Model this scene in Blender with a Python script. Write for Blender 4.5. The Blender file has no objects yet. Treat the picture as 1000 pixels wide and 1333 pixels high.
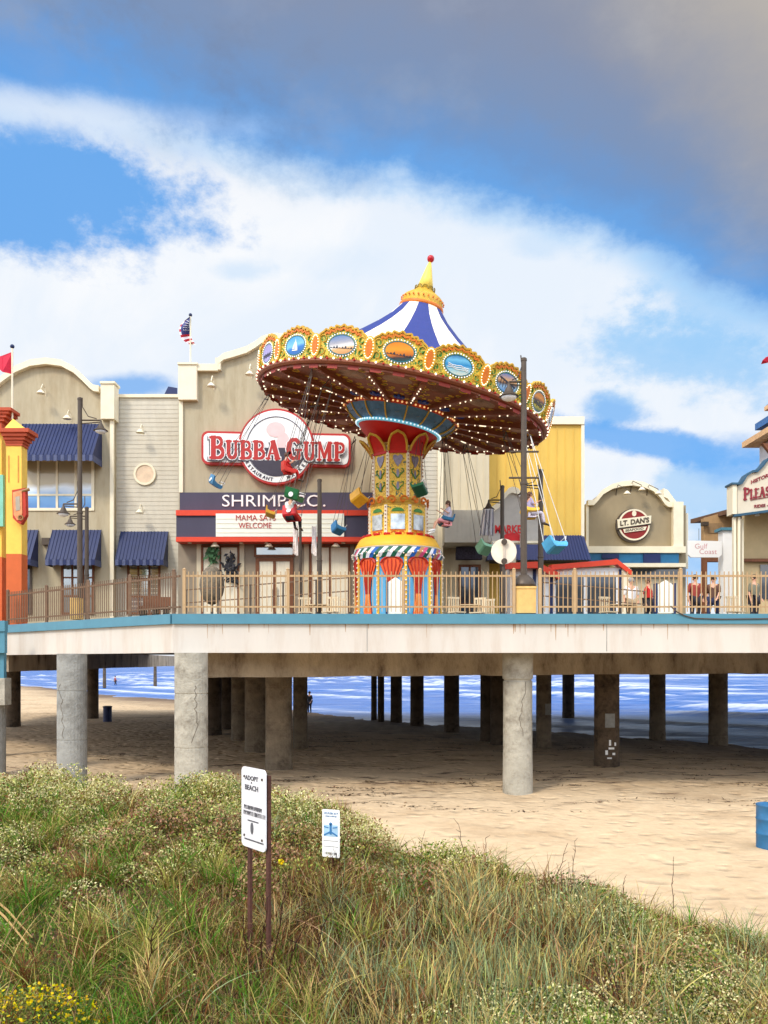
import bpy, bmesh, math, random
import numpy as np
from mathutils import Vector, Matrix, noise
random.seed(7); RNG = np.random.default_rng(7)
PI = math.pi; R = math.radians
sc = bpy.context.scene; COL = sc.collection
EYE = 3.8; FPX = 1100.0; HOR = 862.0
DECK = 5.0                                     # walking level of the pier, sand = 0
def P(px, py, Y): return Vector(((px-500)*Y/FPX, Y, EYE+(HOR-py)*Y/FPX))
def X_(px, Y): return (px-500)*Y/FPX
def Z_(py, Y): return EYE+(HOR-py)*Y/FPX
def lin(c):
    c = c/255.0
    return c/12.92 if c <= .04045 else ((c+.055)/1.055)**2.4
def S(r, g, b): return (lin(r), lin(g), lin(b), 1)

# ---------------------------------------------------------------- materials
MC = {}
def mat(name, col, rough=.75, var=.15, vscale=3.0, bump=0.0, bscale=40., metal=0., stretch=(1,1,1), dark=None, dscale=1.2, damt=.5, emit=0, spec=.4):
    if name in MC: return MC[name]
    m = bpy.data.materials.new(name); m.use_nodes = True; nt = m.node_tree; N = nt.nodes; L = nt.links
    b = N['Principled BSDF']; b.inputs['Roughness'].default_value = rough; b.inputs['Metallic'].default_value = metal
    b.inputs['Specular IOR Level'].default_value = spec
    if len(col) == 3: col = (*col, 1)
    tc = N.new('ShaderNodeTexCoord'); mp = N.new('ShaderNodeMapping'); mp.inputs['Scale'].default_value = stretch
    L.new(tc.outputs['Object'], mp.inputs[0])
    n1 = N.new('ShaderNodeTexNoise'); n1.inputs['Scale'].default_value = vscale; n1.inputs['Detail'].default_value = 6; n1.inputs['Roughness'].default_value = .62
    L.new(mp.outputs[0], n1.inputs['Vector'])
    mr = N.new('ShaderNodeMapRange'); mr.inputs[1].default_value = .3; mr.inputs[2].default_value = .7
    mr.inputs[3].default_value = 1-var; mr.inputs[4].default_value = 1+var; L.new(n1.outputs[0], mr.inputs[0])
    mx = N.new('ShaderNodeVectorMath'); mx.operation = 'SCALE'; mx.inputs[0].default_value = col[:3]; L.new(mr.outputs[0], mx.inputs['Scale'])
    out = mx.outputs[0]
    if dark is not None:
        n2 = N.new('ShaderNodeTexNoise'); n2.inputs['Scale'].default_value = dscale; n2.inputs['Detail'].default_value = 8; n2.inputs['Roughness'].default_value = .7
        L.new(mp.outputs[0], n2.inputs['Vector'])
        r2 = N.new('ShaderNodeMapRange'); r2.inputs[1].default_value = .48; r2.inputs[2].default_value = .68; r2.inputs[4].default_value = damt; L.new(n2.outputs[0], r2.inputs[0])
        m2 = N.new('ShaderNodeMix'); m2.data_type = 'RGBA'; L.new(r2.outputs[0], m2.inputs[0]); L.new(out, m2.inputs[6]); m2.inputs[7].default_value = (*dark[:3], 1); out = m2.outputs[2]
    L.new(out, b.inputs['Base Color'])
    if emit: L.new(out, b.inputs['Emission Color']); b.inputs['Emission Strength'].default_value = emit
    if bump:
        n3 = N.new('ShaderNodeTexNoise'); n3.inputs['Scale'].default_value = bscale; n3.inputs['Detail'].default_value = 5; L.new(mp.outputs[0], n3.inputs['Vector'])
        bp = N.new('ShaderNodeBump'); bp.inputs['Strength'].default_value = bump; bp.inputs['Distance'].default_value = .03; L.new(n3.outputs[0], bp.inputs['Height']); L.new(bp.outputs[0], b.inputs['Normal'])
    MC[name] = m; return m
def ramp_mat(name, stops, scale=4., rough=.5, axis=None, kind='noise', detail=3, dist=1.5, const=False):
    """A colour ramp driven by noise, voronoi or height in the object's own space (painted pictures, scrollwork)."""
    if name in MC: return MC[name]
    m = bpy.data.materials.new(name); m.use_nodes = True; nt = m.node_tree; N = nt.nodes; L = nt.links
    b = N['Principled BSDF']; b.inputs['Roughness'].default_value = rough
    tc = N.new('ShaderNodeTexCoord')
    if kind == 'noise':
        t = N.new('ShaderNodeTexNoise'); t.inputs['Scale'].default_value = scale; t.inputs['Detail'].default_value = detail; t.inputs['Distortion'].default_value = dist
        L.new(tc.outputs['Object'], t.inputs['Vector']); fac = t.outputs[0]
    elif kind == 'gen':
        sp = N.new('ShaderNodeSeparateXYZ'); L.new(tc.outputs['Generated'], sp.inputs[0])
        t = N.new('ShaderNodeTexNoise'); t.inputs['Scale'].default_value = scale; t.inputs['Detail'].default_value = 4; L.new(tc.outputs['Generated'], t.inputs['Vector'])
        ma = N.new('ShaderNodeMath'); ma.operation = 'MULTIPLY_ADD'; L.new(t.outputs[0], ma.inputs[0]); ma.inputs[1].default_value = dist*.2; L.new(sp.outputs[2], ma.inputs[2])
        mb = N.new('ShaderNodeMath'); mb.operation = 'SUBTRACT'; L.new(ma.outputs[0], mb.inputs[0]); mb.inputs[1].default_value = dist*.1; fac = mb.outputs[0]
    cr = N.new('ShaderNodeValToRGB'); L.new(fac, cr.inputs[0]); e = cr.color_ramp.elements
    if const: cr.color_ramp.interpolation = 'CONSTANT'
    while len(e) < len(stops): e.new(.5)
    for el, (p, c) in zip(e, stops): el.position = p; el.color = c
    L.new(cr.outputs[0], b.inputs['Base Color']); MC[name] = m; return m

STUCCO = mat('beige_stucco', S(184,171,142), .9, .12, 1.2, .25, 60, stretch=(1,1,.2), dark=S(146,124,90), dscale=1.1, damt=.55)
SIDING = mat('pale_siding', S(205,197,178), .75, .08, 2, .1, 30, stretch=(1,1,.3), dark=S(170,156,130), dscale=.9, damt=.35)
CREAM = mat('cream_trim', S(238,226,196), .7, .05, 2, .1, 30, dark=S(200,186,150), damt=.2)
CREAMWALL = mat('cream_board', S(206,192,162), .8, .07, 1.5, .15, 40, stretch=(1,1,.3))
YELWALL = mat('yellow_board', S(222,182,84), .7, .08, 1.0, .12, 40, stretch=(1,1,.3), dark=S(190,150,70), damt=.3)
NAVY = mat('navy_metal', S(26,40,84), .5, .12, 3)
VALANCE = mat('navy_valance', S(78,86,118), .6, .2, 8)
SLATE = mat('slate_band', S(74,70,88), .7, .08, 1.5, stretch=(1,1,.3))
REDTRIM = mat('red_trim', S(226,70,40), .55, .06)
SIGNWHITE = mat('sign_white', S(246,244,238), .5, .02)
SIGNRED = mat('sign_red', S(186,46,40), .5, .05)
BROWNWOOD = mat('brown_wood', S(120,74,46), .7, .2, 4, stretch=(3,3,.6))
GLASS = mat('reflecting_glass', (.42,.43,.40), .06, .25, .5, spec=1.0, metal=.6)
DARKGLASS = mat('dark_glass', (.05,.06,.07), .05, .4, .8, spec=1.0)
CURTAIN = mat('pale_curtain', S(236,226,200), .8, .1, 5, stretch=(8,1,.4))
DARKMETAL = mat('dark_bronze_metal', S(84,72,60), .45, .15, 5, metal=.3)
FASCIA = mat('white_fascia', S(208,200,188), .75, .05, .7, .1, 8, stretch=(2.2,1,.35), dark=S(176,150,122), dscale=.8, damt=.35)
TEAL = mat('teal_paint', S(80,134,152), .55, .07, 2, dark=S(70,110,128), damt=.25)
CONC = mat('pale_concrete', S(172,166,150), .9, .2, 3, .9, 18, dark=S(96,86,70), dscale=1.6, damt=.75)
CONCG = mat('grey_concrete', S(148,148,142), .9, .18, 3, .9, 18, dark=S(92,86,76), dscale=1.4, damt=.7)
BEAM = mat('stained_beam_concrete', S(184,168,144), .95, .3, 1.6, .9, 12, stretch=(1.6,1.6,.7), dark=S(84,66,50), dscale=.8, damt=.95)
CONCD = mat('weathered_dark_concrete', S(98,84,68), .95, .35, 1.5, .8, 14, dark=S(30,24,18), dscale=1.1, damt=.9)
CREAMRAIL = mat('cream_rail_paint', S(184,152,110), .6, .08, 6)
BROWNRAIL = mat('brown_rail_paint', S(118,92,70), .7, .2, 6)
TANBLOCK = mat('tan_block', S(222,182,110), .8, .12, 5, .2, 30)
DECKM = mat('deck_boards', S(150,130,105), .9, .15, 4)
def sand_mat():
    m = mat('dry_sand', S(208,180,142), .95, .10, 5, .8, 1.7, dark=S(172,142,106), dscale=.3, damt=.75)
    [setattr(n_.inputs['Distance'], 'default_value', .10) for n_ in m.node_tree.nodes if n_.type == 'BUMP']
    nt = m.node_tree; N = nt.nodes; L = nt.links; b = N['Principled BSDF']
    vo = N.new('ShaderNodeTexVoronoi'); vo.feature = 'SMOOTH_F1'; vo.inputs['Scale'].default_value = 2.1; vo.inputs['Randomness'].default_value = 1; tv = N.new('ShaderNodeTexCoord'); L.new(tv.outputs['Object'], vo.inputs['Vector'])
    vr = N.new('ShaderNodeMapRange'); vr.inputs[1].default_value = .08; vr.inputs[2].default_value = .34; L.new(vo.outputs['Distance'], vr.inputs[0])
    b2 = N.new('ShaderNodeBump'); b2.inputs['Strength'].default_value = .8; b2.inputs['Distance'].default_value = .09; L.new(vr.outputs[0], b2.inputs['Height']); L.new(b.inputs['Normal'].links[0].from_socket, b2.inputs['Normal']); L.new(b2.outputs[0], b.inputs['Normal'])
    # seaweed flecks and wet sand close to the water line
    src = b.inputs['Base Color'].links[0].from_socket
    tc = N.new('ShaderNodeTexCoord'); mp = N.new('ShaderNodeMapping'); mp.inputs['Scale'].default_value = (.25,1,1); mp.inputs['Rotation'].default_value = (0,0,.2); L.new(tc.outputs['Object'], mp.inputs[0])
    n = N.new('ShaderNodeTexNoise'); n.inputs['Scale'].default_value = 1.6; n.inputs['Detail'].default_value = 9; n.inputs['Roughness'].default_value = .78; L.new(mp.outputs[0], n.inputs['Vector'])
    mr = N.new('ShaderNodeMapRange'); mr.inputs[1].default_value = .56; mr.inputs[2].default_value = .61; L.new(n.outputs[0], mr.inputs[0])
    sp = N.new('ShaderNodeSeparateXYZ'); L.new(tc.outputs['Object'], sp.inputs[0])
    yr = N.new('ShaderNodeMapRange'); yr.inputs[1].default_value = 18; yr.inputs[2].default_value = 27; L.new(sp.outputs[1], yr.inputs[0])
    mu = N.new('ShaderNodeMath'); mu.operation = 'MULTIPLY'; L.new(mr.outputs[0], mu.inputs[0]); L.new(yr.outputs[0], mu.inputs[1])
    mx = N.new('ShaderNodeMix'); mx.data_type = 'RGBA'; L.new(mu.outputs[0], mx.inputs[0]); L.new(src, mx.inputs[6]); mx.inputs[7].default_value = S(84,58,36)
    zr = N.new('ShaderNodeMapRange'); zr.inputs[1].default_value = -.02; zr.inputs[2].default_value = -.17; L.new(sp.outputs[2], zr.inputs[0])
    mw = N.new('ShaderNodeMix'); mw.data_type = 'RGBA'; L.new(zr.outputs[0], mw.inputs[0]); L.new(mx.outputs[2], mw.inputs[6]); mw.inputs[7].default_value = S(112,90,68); L.new(mw.outputs[2], b.inputs['Base Color'])
    # litter and soil under the dune plants
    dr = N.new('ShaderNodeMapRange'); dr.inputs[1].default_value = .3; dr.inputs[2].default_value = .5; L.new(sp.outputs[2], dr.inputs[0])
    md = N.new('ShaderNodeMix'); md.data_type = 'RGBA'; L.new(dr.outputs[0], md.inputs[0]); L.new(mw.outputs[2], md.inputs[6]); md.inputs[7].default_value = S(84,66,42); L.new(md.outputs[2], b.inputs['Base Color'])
    return m
SAND = sand_mat()

# ---------------------------------------------------------------- object helpers
LOC = {}
def tag(o, label=None, cat=None, group=None, kind=None):
    if label: o['label'] = label
    if cat: o['category'] = cat
    if group: o['group'] = group
    if kind: o['kind'] = kind
    return o
def thing(name, label, cat, loc, group=None):
    o = bpy.data.objects.new(name, None); o.empty_display_size = .2; COL.objects.link(o); o.location = loc; LOC[o.name] = Vector(loc)
    return tag(o, label, cat, group)
class MB:
    def __init__(s): s.v = []; s.f = []; s.m = []; s.M = Matrix.Identity(4)
    def add(s, vs, fs, m=0):
        k = len(s.v); s.v += [s.M@Vector(p) for p in vs]
        for q in fs: s.f.append([k+i for i in q]); s.m.append(m)
        return s
    def box(s, x0, x1, y0, y1, z0, z1, m=0):
        return s.add([(x0,y0,z0),(x1,y0,z0),(x1,y1,z0),(x0,y1,z0),(x0,y0,z1),(x1,y0,z1),(x1,y1,z1),(x0,y1,z1)],
                     [(0,3,2,1),(4,5,6,7),(0,1,5,4),(1,2,6,5),(2,3,7,6),(3,0,4,7)], m)
    def bar(s, a, b, w, h, m=0):
        a = Vector(a); b = Vector(b); d = (b-a).normalized(); up = Vector((0,0,1)) if abs(d.z) < .95 else Vector((0,1,0))
        u = d.cross(up).normalized()*w/2; n = u.cross(d).normalized()*h/2
        return s.add([a-u-n,a+u-n,a+u+n,a-u+n,b-u-n,b+u-n,b+u+n,b-u+n],[(0,3,2,1),(4,5,6,7),(0,1,5,4),(1,2,6,5),(2,3,7,6),(3,0,4,7)], m)
    def tube(s, pts, r, n=8, m=0, close=False):
        pts = [Vector(p) for p in pts]; K = len(pts); rs = r if isinstance(r, (list, tuple)) else [r]*K; vs = []; fs = []
        for i, p in enumerate(pts):
            if close: d = pts[(i+1) % K]-pts[i-1]
            else: d = pts[min(i+1, K-1)]-pts[max(i-1, 0)]
            d.normalize(); up = Vector((0,0,1)) if abs(d.z) < .9 else Vector((0,1,0)); u = d.cross(up).normalized(); w = u.cross(d)
            for j in range(n):
                a = 2*PI*j/n; vs.append(p+(u*math.cos(a)+w*math.sin(a))*rs[i])
        for i in range(K if close else K-1):
            for j in range(n): fs.append((i*n+j, i*n+(j+1) % n, ((i+1) % K)*n+(j+1) % n, ((i+1) % K)*n+j))
        if not close: fs.append(tuple(range(n))[::-1]); fs.append(tuple((K-1)*n+j for j in range(n)))
        return s.add(vs, fs, m)
    def lathe(s, prof, n=24, mf=0, c=(0,0,0), a0=0, a1=2*PI, caps=True):
        vs = []; fs = []; ms = []; full = abs(a1-a0-2*PI) < 1e-6; K = n if full else n+1; c = Vector(c)
        for r, z in prof:
            for j in range(K): a = a0+(a1-a0)*j/n; vs.append(c+Vector((r*math.sin(a), -r*math.cos(a), z)))
        for i in range(len(prof)-1):
            for j in range(n):
                j2 = (j+1) % K; fs.append((i*K+j, i*K+j2, (i+1)*K+j2, (i+1)*K+j)); ms.append(mf(i, j) if callable(mf) else mf)
        k = len(s.v); s.v += [s.M@p for p in vs]
        for q, mm in zip(fs, ms): s.f.append([k+t for t in q]); s.m.append(mm)
        if caps and full:
            for i, rev in ((0, 0), (len(prof)-1, 1)):
                if prof[i][0] > 1e-4: s.f.append([k+i*K+j for j in (range(K) if rev else reversed(range(K)))]); s.m.append(ms[0] if i == 0 else ms[-1])
        return s
    def prism(s, pts, y0, y1, m=0, ms=None):
        """polygon in (x, z) extruded from y0 (front) to y1"""
        n = len(pts); s.add([(x,y0,z) for x, z in pts]+[(x,y1,z) for x, z in pts], [tuple(range(n)), tuple(range(n, 2*n))[::-1]], m)
        k = len(s.v)-2*n
        for i in range(n): s.f.append([k+i, k+n+i, k+n+(i+1) % n, k+(i+1) % n]); s.m.append(m if ms is None else ms)
        return s
    def band(s, pts, t, y0, y1, m=0):
        """strip of drop t hanging below the polyline pts (x, z)"""
        n = len(pts)
        for i in range(n-1):
            (xa, za), (xb, zb) = pts[i], pts[i+1]
            s.add([(xa,y0,za-t),(xb,y0,zb-t),(xb,y0,zb),(xa,y0,za),(xa,y1,za-t),(xb,y1,zb-t),(xb,y1,zb),(xa,y1,za)], [(0,1,2,3),(7,6,5,4),(3,2,6,7),(4,5,1,0)]+([(0,3,7,4)] if i == 0 else [])+([(1,5,6,2)] if i == n-2 else []), m)
        return s
    def ring(s, cx, cz, rx, rz, t, y0, y1, n=40, m=0, rot=0):
        vs = []; fs = []
        for j in range(n):
            a = 2*PI*j/n; c, q = math.cos(a), math.sin(a)
            for k, (ax, az) in enumerate(((rx, rz), (rx-t, rz-t))):
                for y in (y0, y1): vs.append((cx+c*ax, y, cz+q*az))
        for j in range(n):
            a = j*4; b = ((j+1) % n)*4; fs += [(a,b,b+2,a+2),(a+1,a+3,b+3,b+1),(a,a+1,b+1,b),(a+2,b+2,b+3,a+3)]
        return s.add(vs, fs, m)
    def disc(s, cx, cz, rx, rz, y0, y1, n=36, m=0, a0=0, a1=2*PI):
        full = abs(a1-a0-2*PI) < 1e-6; K = n if full else n+1
        return s.prism([(cx+rx*math.cos(a0+(a1-a0)*j/n), cz+rz*math.sin(a0+(a1-a0)*j/n)) for j in range(K)], y0, y1, m)
    def ball(s, c, r, n=10, m=0, sz=1.):
        c = Vector(c); prof = [(max(r*math.sin(PI*i/n), 0), -r*sz*math.cos(PI*i/n)) for i in range(n+1)]
        return s.lathe(prof, n+2, m, c, caps=False)
    def build(s, name, mats, parent=None, loc=None, smooth=False, **kw):
        if not isinstance(mats, (list, tuple)): mats = [mats]
        off = LOC[parent.name] if parent is not None else Vector(loc if loc is not None else (0,0,0))
        me = bpy.data.meshes.new(name); me.from_pydata([tuple(p-off) for p in s.v], [], s.f)
        for mt in mats: me.materials.append(mt)
        me.polygons.foreach_set('material_index', s.m)
        if smooth: me.polygons.foreach_set('use_smooth', [True]*len(s.f))
        me.update(); o = bpy.data.objects.new(name, me); COL.objects.link(o)
        if parent is not None: o.parent = parent
        else: o.location = off
        LOC[o.name] = off
        if kw: tag(o, **kw)
        return o
def pbox(b, x0, y0, x1, y1, Yf, dep, m=0):           # rectangle measured on the plane Yf, going dep metres back
    return b.box(X_(x0,Yf), X_(x1,Yf), Yf, Yf+dep, Z_(y1,Yf), Z_(y0,Yf), m)
def text(s, cx, cz, y, h, w=None, bold=.0, ext=.012, m=None, parent=None, name='lettering', rotz=0, slant=0):
    cu = bpy.data.curves.new('t', 'FONT'); cu.body = s; cu.size = 1; cu.offset = bold; cu.extrude = .01; cu.align_x = 'CENTER'; cu.resolution_u = 3
    o = bpy.data.objects.new('t', cu); COL.objects.link(o); dg = bpy.context.evaluated_depsgraph_get(); me = bpy.data.meshes.new_from_object(o.evaluated_get(dg))
    bpy.data.objects.remove(o); bpy.data.curves.remove(cu)
    n = len(me.vertices); a = np.empty(n*3); me.vertices.foreach_get('co', a); a = a.reshape(-1, 3); mn = a.min(0); mxx = a.max(0)
    sy = h/(mxx[1]-mn[1]); sx = (w/(mxx[0]-mn[0])) if w else sy
    mbn = MB(); c = (mn+mxx)/2
    vs = []
    for p in a:
        lx = (p[0]-c[0])*sx; lz = (p[1]-c[1])*sy; ly = -ext if p[2] > 0 else 0
        lz += slant*lx
        vs.append((cx+lx*math.cos(rotz), y+ly+lx*math.sin(rotz), cz+lz))
    mbn.add(vs, [tuple(pl.vertices) for pl in me.polygons], 0); bpy.data.meshes.remove(me)
    if parent is not None: return mbn.build(name, m, parent)
    return mbn
# slab-serif stroke letters: (polyline, width) in a box 1 high
def arc(cx, cy, rx, ry, a, b, n=8): return [(cx+rx*math.cos(R(a+(b-a)*i/n)), cy+ry*math.sin(R(a+(b-a)*i/n))) for i in range(n+1)]
GL = {
 'B': (.82, [([(.22,0),(.22,1)],.26)], [([(.2,.95)]+arc(.45,.74,.2,.21,90,-90)+[(.2,.53)],.13), ([(.2,.5)]+arc(.48,.28,.24,.23,90,-90)+[(.2,.05)],.15)], [(.0,.3,0),(.0,.3,1)]),
 'U': (.9, [([(.22,1),(.22,.35)]+arc(.45,.32,.23,.26,180,360)+[(.68,.35),(.68,1)],.17), ([(.22,1),(.22,.3)],.25)], [], [(.02,.42,1),(.5,.88,1)]),
 'A': (.95, [([(.46,1),(.78,0)],.26), ([(.48,1),(.16,0)],.12), ([(.25,.32),(.66,.32)],.1)], [], [(0,.32,0),(.56,.96,0)]),
 'G': (.92, [(arc(.46,.5,.32,.43,40,320,14),.16), ([(.2,.75),(.14,.5),(.2,.25)],.24), ([(.7,.05),(.7,.42)],.2)], [], [(.5,.9,.46)]),
 'M': (1.15, [([(.2,0),(.2,1)],.13), ([(.9,0),(.9,1)],.25), ([(.22,1),(.54,.15),(.88,1)],.15)], [], [(.02,.36,0),(.72,1.1,0),(.02,.3,1),(.8,1.1,1)]),
 'P': (.78, [([(.22,0),(.22,1)],.26), ([(.2,.94)]+arc(.45,.7,.24,.24,90,-90)+[(.2,.46)],.14)], [], [(.02,.44,0),(.0,.3,1)]),
 'L': (.7, [([(.2,0),(.2,1)],.24), ([(.2,.05),(.64,.05)],.11), ([(.62,0),(.62,.25)],.08)], [], [(.0,.4,0),(.0,.4,1)]),
 'E': (.72, [([(.2,0),(.2,1)],.24), ([(.2,.05),(.66,.05)],.11), ([(.2,.95),(.62,.95)],.11), ([(.2,.5),(.5,.5)],.1)], [], [(.0,.4,0),(.0,.4,1)]),
 'S': (.7, [(arc(.36,.73,.22,.21,20,270,9)+arc(.36,.28,.24,.23,90,-160,9),.17)], [], []),
 'R': (.85, [([(.22,0),(.22,1)],.24), ([(.2,.94)]+arc(.45,.72,.22,.22,90,-90)+[(.2,.5)],.14), ([(.42,.48),(.74,0)],.2)], [], [(.02,.42,0),(.0,.3,1),(.6,.86,0)]),
 ' ': (.3, [], [], []),
 'I': (.42, [([(.2,0),(.2,1)],.24)], [], [(.02,.4,0),(.02,.4,1)]),
}
def serif_text(b, s, x0, x1, z0, z1, y, ext, m=0, first=1.0, kern=.05, slope=0., grow=0.):
    wid = [(GL[c][0]+kern)*(1 if i and s[i-1] != ' ' else first) for i, c in enumerate(s)]; tot = sum(wid); sx = (x1-x0)/tot; h0 = z1-z0; x = x0; k = 0
    for c, w, i in zip(s, wid, range(99)):
        sc_ = (first if (i == 0 or s[i-1] == ' ') else 1.0); h = h0*sc_/first
        def T(p): return (x+p[0]*sx*sc_, z0+p[1]*h+slope*(x+p[0]*sx*sc_-x0))
        for pl, wd in GL[c][1]+GL[c][2]:
            for (p, q) in zip(pl[:-1], pl[1:]):
                a = Vector(T(p)); d = Vector(T(q))-a; L_ = d.length
                if L_ < 1e-6: continue
                d /= L_; wv = (wd*sx*sc_*abs(d.y)+wd*h*.8*abs(d.x))/2+grow; nrm = Vector((-d.y, d.x))*wv; e = d*(min(wv, .03) if len(pl) == 2 else wv*.35); k += 1; yy = y-ext-.0006*(k % 7)
                pts = [a-e+nrm, a-e-nrm, a+d*L_+e-nrm, a+d*L_+e+nrm]
                b.prism([(t.x, t.y) for t in pts][::-1], yy, y, m)
        for sa, sb, sz in GL[c][3]:
            p = T((sa, sz)); q = T((sb, sz)); t = .1*h; zz = p[1]-(t if sz > .9 else (t/2 if 0 < sz < .9 else 0)); k += 1
            b.box(p[0]-grow, q[0]+grow, y-ext-.0006*(k % 7)-.001, y, zz-grow, zz+t+grow, m)
        x += w*sx
    return b
def scribble(b, cx, cz, w, h, y, m=0, slope=0):
    x = cx-w/2
    while x < cx+w/2:
        ww = random.uniform(.18, .5)*h; zz = cz+slope*(x-cx)
        b.box(x, x+ww*.35, y-.003, y, zz-h/2, zz+h/2, m)
        if random.random() < .75: b.box(x+ww*.35, x+ww, y-.003, y, zz+random.uniform(-.5,.3)*h, zz+random.uniform(.32,.5)*h, m)
        x += ww+h*.22
    return b

# ---------------------------------------------------------------- camera, sun, sky
cam = bpy.data.cameras.new('camera'); co = bpy.data.objects.new('camera', cam); COL.objects.link(co)
co.location = (0,0,EYE); co.rotation_euler = (R(90),0,0); cam.sensor_fit = 'HORIZONTAL'; cam.sensor_width = 36; cam.lens = 39.6; cam.shift_y = .1955
cam.clip_start = .1; cam.clip_end = 5000; sc.camera = co
SUNV = Vector((-.42,-.62,.72)).normalized()
sl = bpy.data.lights.new('sun', 'SUN'); sl.energy = 1.45; sl.angle = R(12); sl.color = (1,.93,.82); so = bpy.data.objects.new('sun', sl); COL.objects.link(so)
so.rotation_euler = SUNV.to_track_quat('Z', 'Y').to_euler(); so.location = (-20,-20,40)
w = bpy.data.worlds.new('World'); sc.world = w; w.use_nodes = True; nt = w.node_tree; N = nt.nodes; L = nt.links
bg = N['Background']; bg.inputs[1].default_value = .1
sky = N.new('ShaderNodeTexSky'); sky.sky_type = 'NISHITA'; sky.sun_disc = False; sky.sun_elevation = math.asin(SUNV.z); sky.sun_rotation = math.atan2(SUNV.x, SUNV.y)
tc = N.new('ShaderNodeTexCoord'); sep = N.new('ShaderNodeSeparateXYZ'); L.new(tc.outputs['Generated'], sep.inputs[0])
def M_(op, a, b=None, c=None, clamp=False):
    n = N.new('ShaderNodeMath'); n.operation = op; n.use_clamp = clamp
    for i, v in enumerate((a, b, c)):
        if v is None: continue
        if isinstance(v, (int, float)): n.inputs[i].default_value = v
        else: L.new(v, n.inputs[i])
    return n.outputs[0]
def MIX(f, a, b):
    n = N.new('ShaderNodeMix'); n.data_type = 'RGBA'
    for i, v in ((0, f), (6, a), (7, b)):
        if isinstance(v, (int, float, tuple)): n.inputs[i].default_value = v
        else: L.new(v, n.inputs[i])
    return n.outputs[2]
def SS(x, lo, hi, a=0., b=1.):
    n = N.new('ShaderNodeMapRange'); n.interpolation_type = 'SMOOTHSTEP'; L.new(x, n.inputs[0])
    for i, v in zip((1,2,3,4), (lo, hi, a, b)): n.inputs[i].default_value = v
    return n.outputs[0]
U = M_('ARCTAN2', sep.outputs[0], sep.outputs[1]); V = M_('ARCSINE', sep.outputs[2])
def uv_of(px, py):
    u = math.atan((px-500)/FPX); return u, math.atan((HOR-py)/FPX*math.cos(u))
def nz(scale, detail, seed, sx=1, sz=1, rough=.6, dist=0):
    cmb = N.new('ShaderNodeCombineXYZ'); L.new(M_('MULTIPLY', U, sx), cmb.inputs[0]); L.new(M_('MULTIPLY', V, sz), cmb.inputs[1]); cmb.inputs[2].default_value = seed
    n = N.new('ShaderNodeTexNoise'); n.inputs['Scale'].default_value = scale; n.inputs['Detail'].default_value = detail; n.inputs['Roughness'].default_value = rough; n.inputs['Distortion'].default_value = dist
    L.new(cmb.outputs[0], n.inputs['Vector']); return M_('SUBTRACT', n.outputs[0], .5)
nA = nz(6, 9, 1.3, 1, 1.6, .58); nB = nz(22, 10, 4.1, 1, 1.5, .66); nC = nz(3, 8, 8.8, 1, 1, .6, .6)
def patch(px, py, rx, ry, rot=0, soft=.35, warp=1.6, amt=1.):
    u0, v0 = uv_of(px, py); a = rx/FPX; b = ry/FPX; c, s = math.cos(R(rot)), math.sin(R(rot))
    du = M_('SUBTRACT', U, u0); dv = M_('SUBTRACT', V, v0)
    x = M_('DIVIDE', M_('ADD', M_('MULTIPLY', du, c), M_('MULTIPLY', dv, s)), a); y = M_('DIVIDE', M_('SUBTRACT', M_('MULTIPLY', dv, c), M_('MULTIPLY', du, s)), b)
    d = M_('SQRT', M_('ADD', M_('MULTIPLY', x, x), M_('MULTIPLY', y, y)))
    d = M_('ADD', d, M_('ADD', M_('MULTIPLY', nA, warp), M_('MULTIPLY', nB, warp*.95)))
    return SS(d, 1+soft, 1-soft, 0, amt)
EXPO = .63; SKY_K = 2**-EXPO
K10 = lambda c, k=1.: (c[0]*10*k*SKY_K, c[1]*10*k*SKY_K, c[2]*10*k*SKY_K, 1)
white = MIX(SS(nC, -.12, .12), K10(S(234,243,254)), K10(S(250,252,255)))
white = MIX(SS(V, .45, .6), white, K10(S(235,240,250)))
colr = white
bluew = MIX(.2, K10(S(92,172,248)), sky.outputs[0])
pale = K10(S(160,208,250))
for args in ((890,462,120,42,-12,.5,2.2,.85),(930,400,85,45,0,.6,2.4,.8),(985,340,110,80,0,.6,1.8,.9),(700,318,34,12,0,.7,2.,.35),(800,530,42,22,0,.4,1.6,.75),(925,640,62,38,-10,.4,1.8,.7),(315,352,30,10,0,.6,2.,.35),(640,270,40,22,0,.7,2.5,.25),(430,340,60,14,0,.7,2.,.12),(950,720,60,50,0,.5,1.5,.6)):
    colr = MIX(patch(*args), colr, pale)
for args in ((50,240,175,62,3,.4,1.7,.95),(850,578,150,17,-15,.4,1.6,.9),(800,535,40,20,-10,.5,1.6,.6),(168,503,52,14,8,.5,1.2,.8),(960,600,60,26,-15,.5,1.4,.6),(650,740,500,20,0,.6,2.,.5),(150,650,300,60,0,.5,2.,.5)):
    colr = MIX(patch(*args), colr, bluew)
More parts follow.
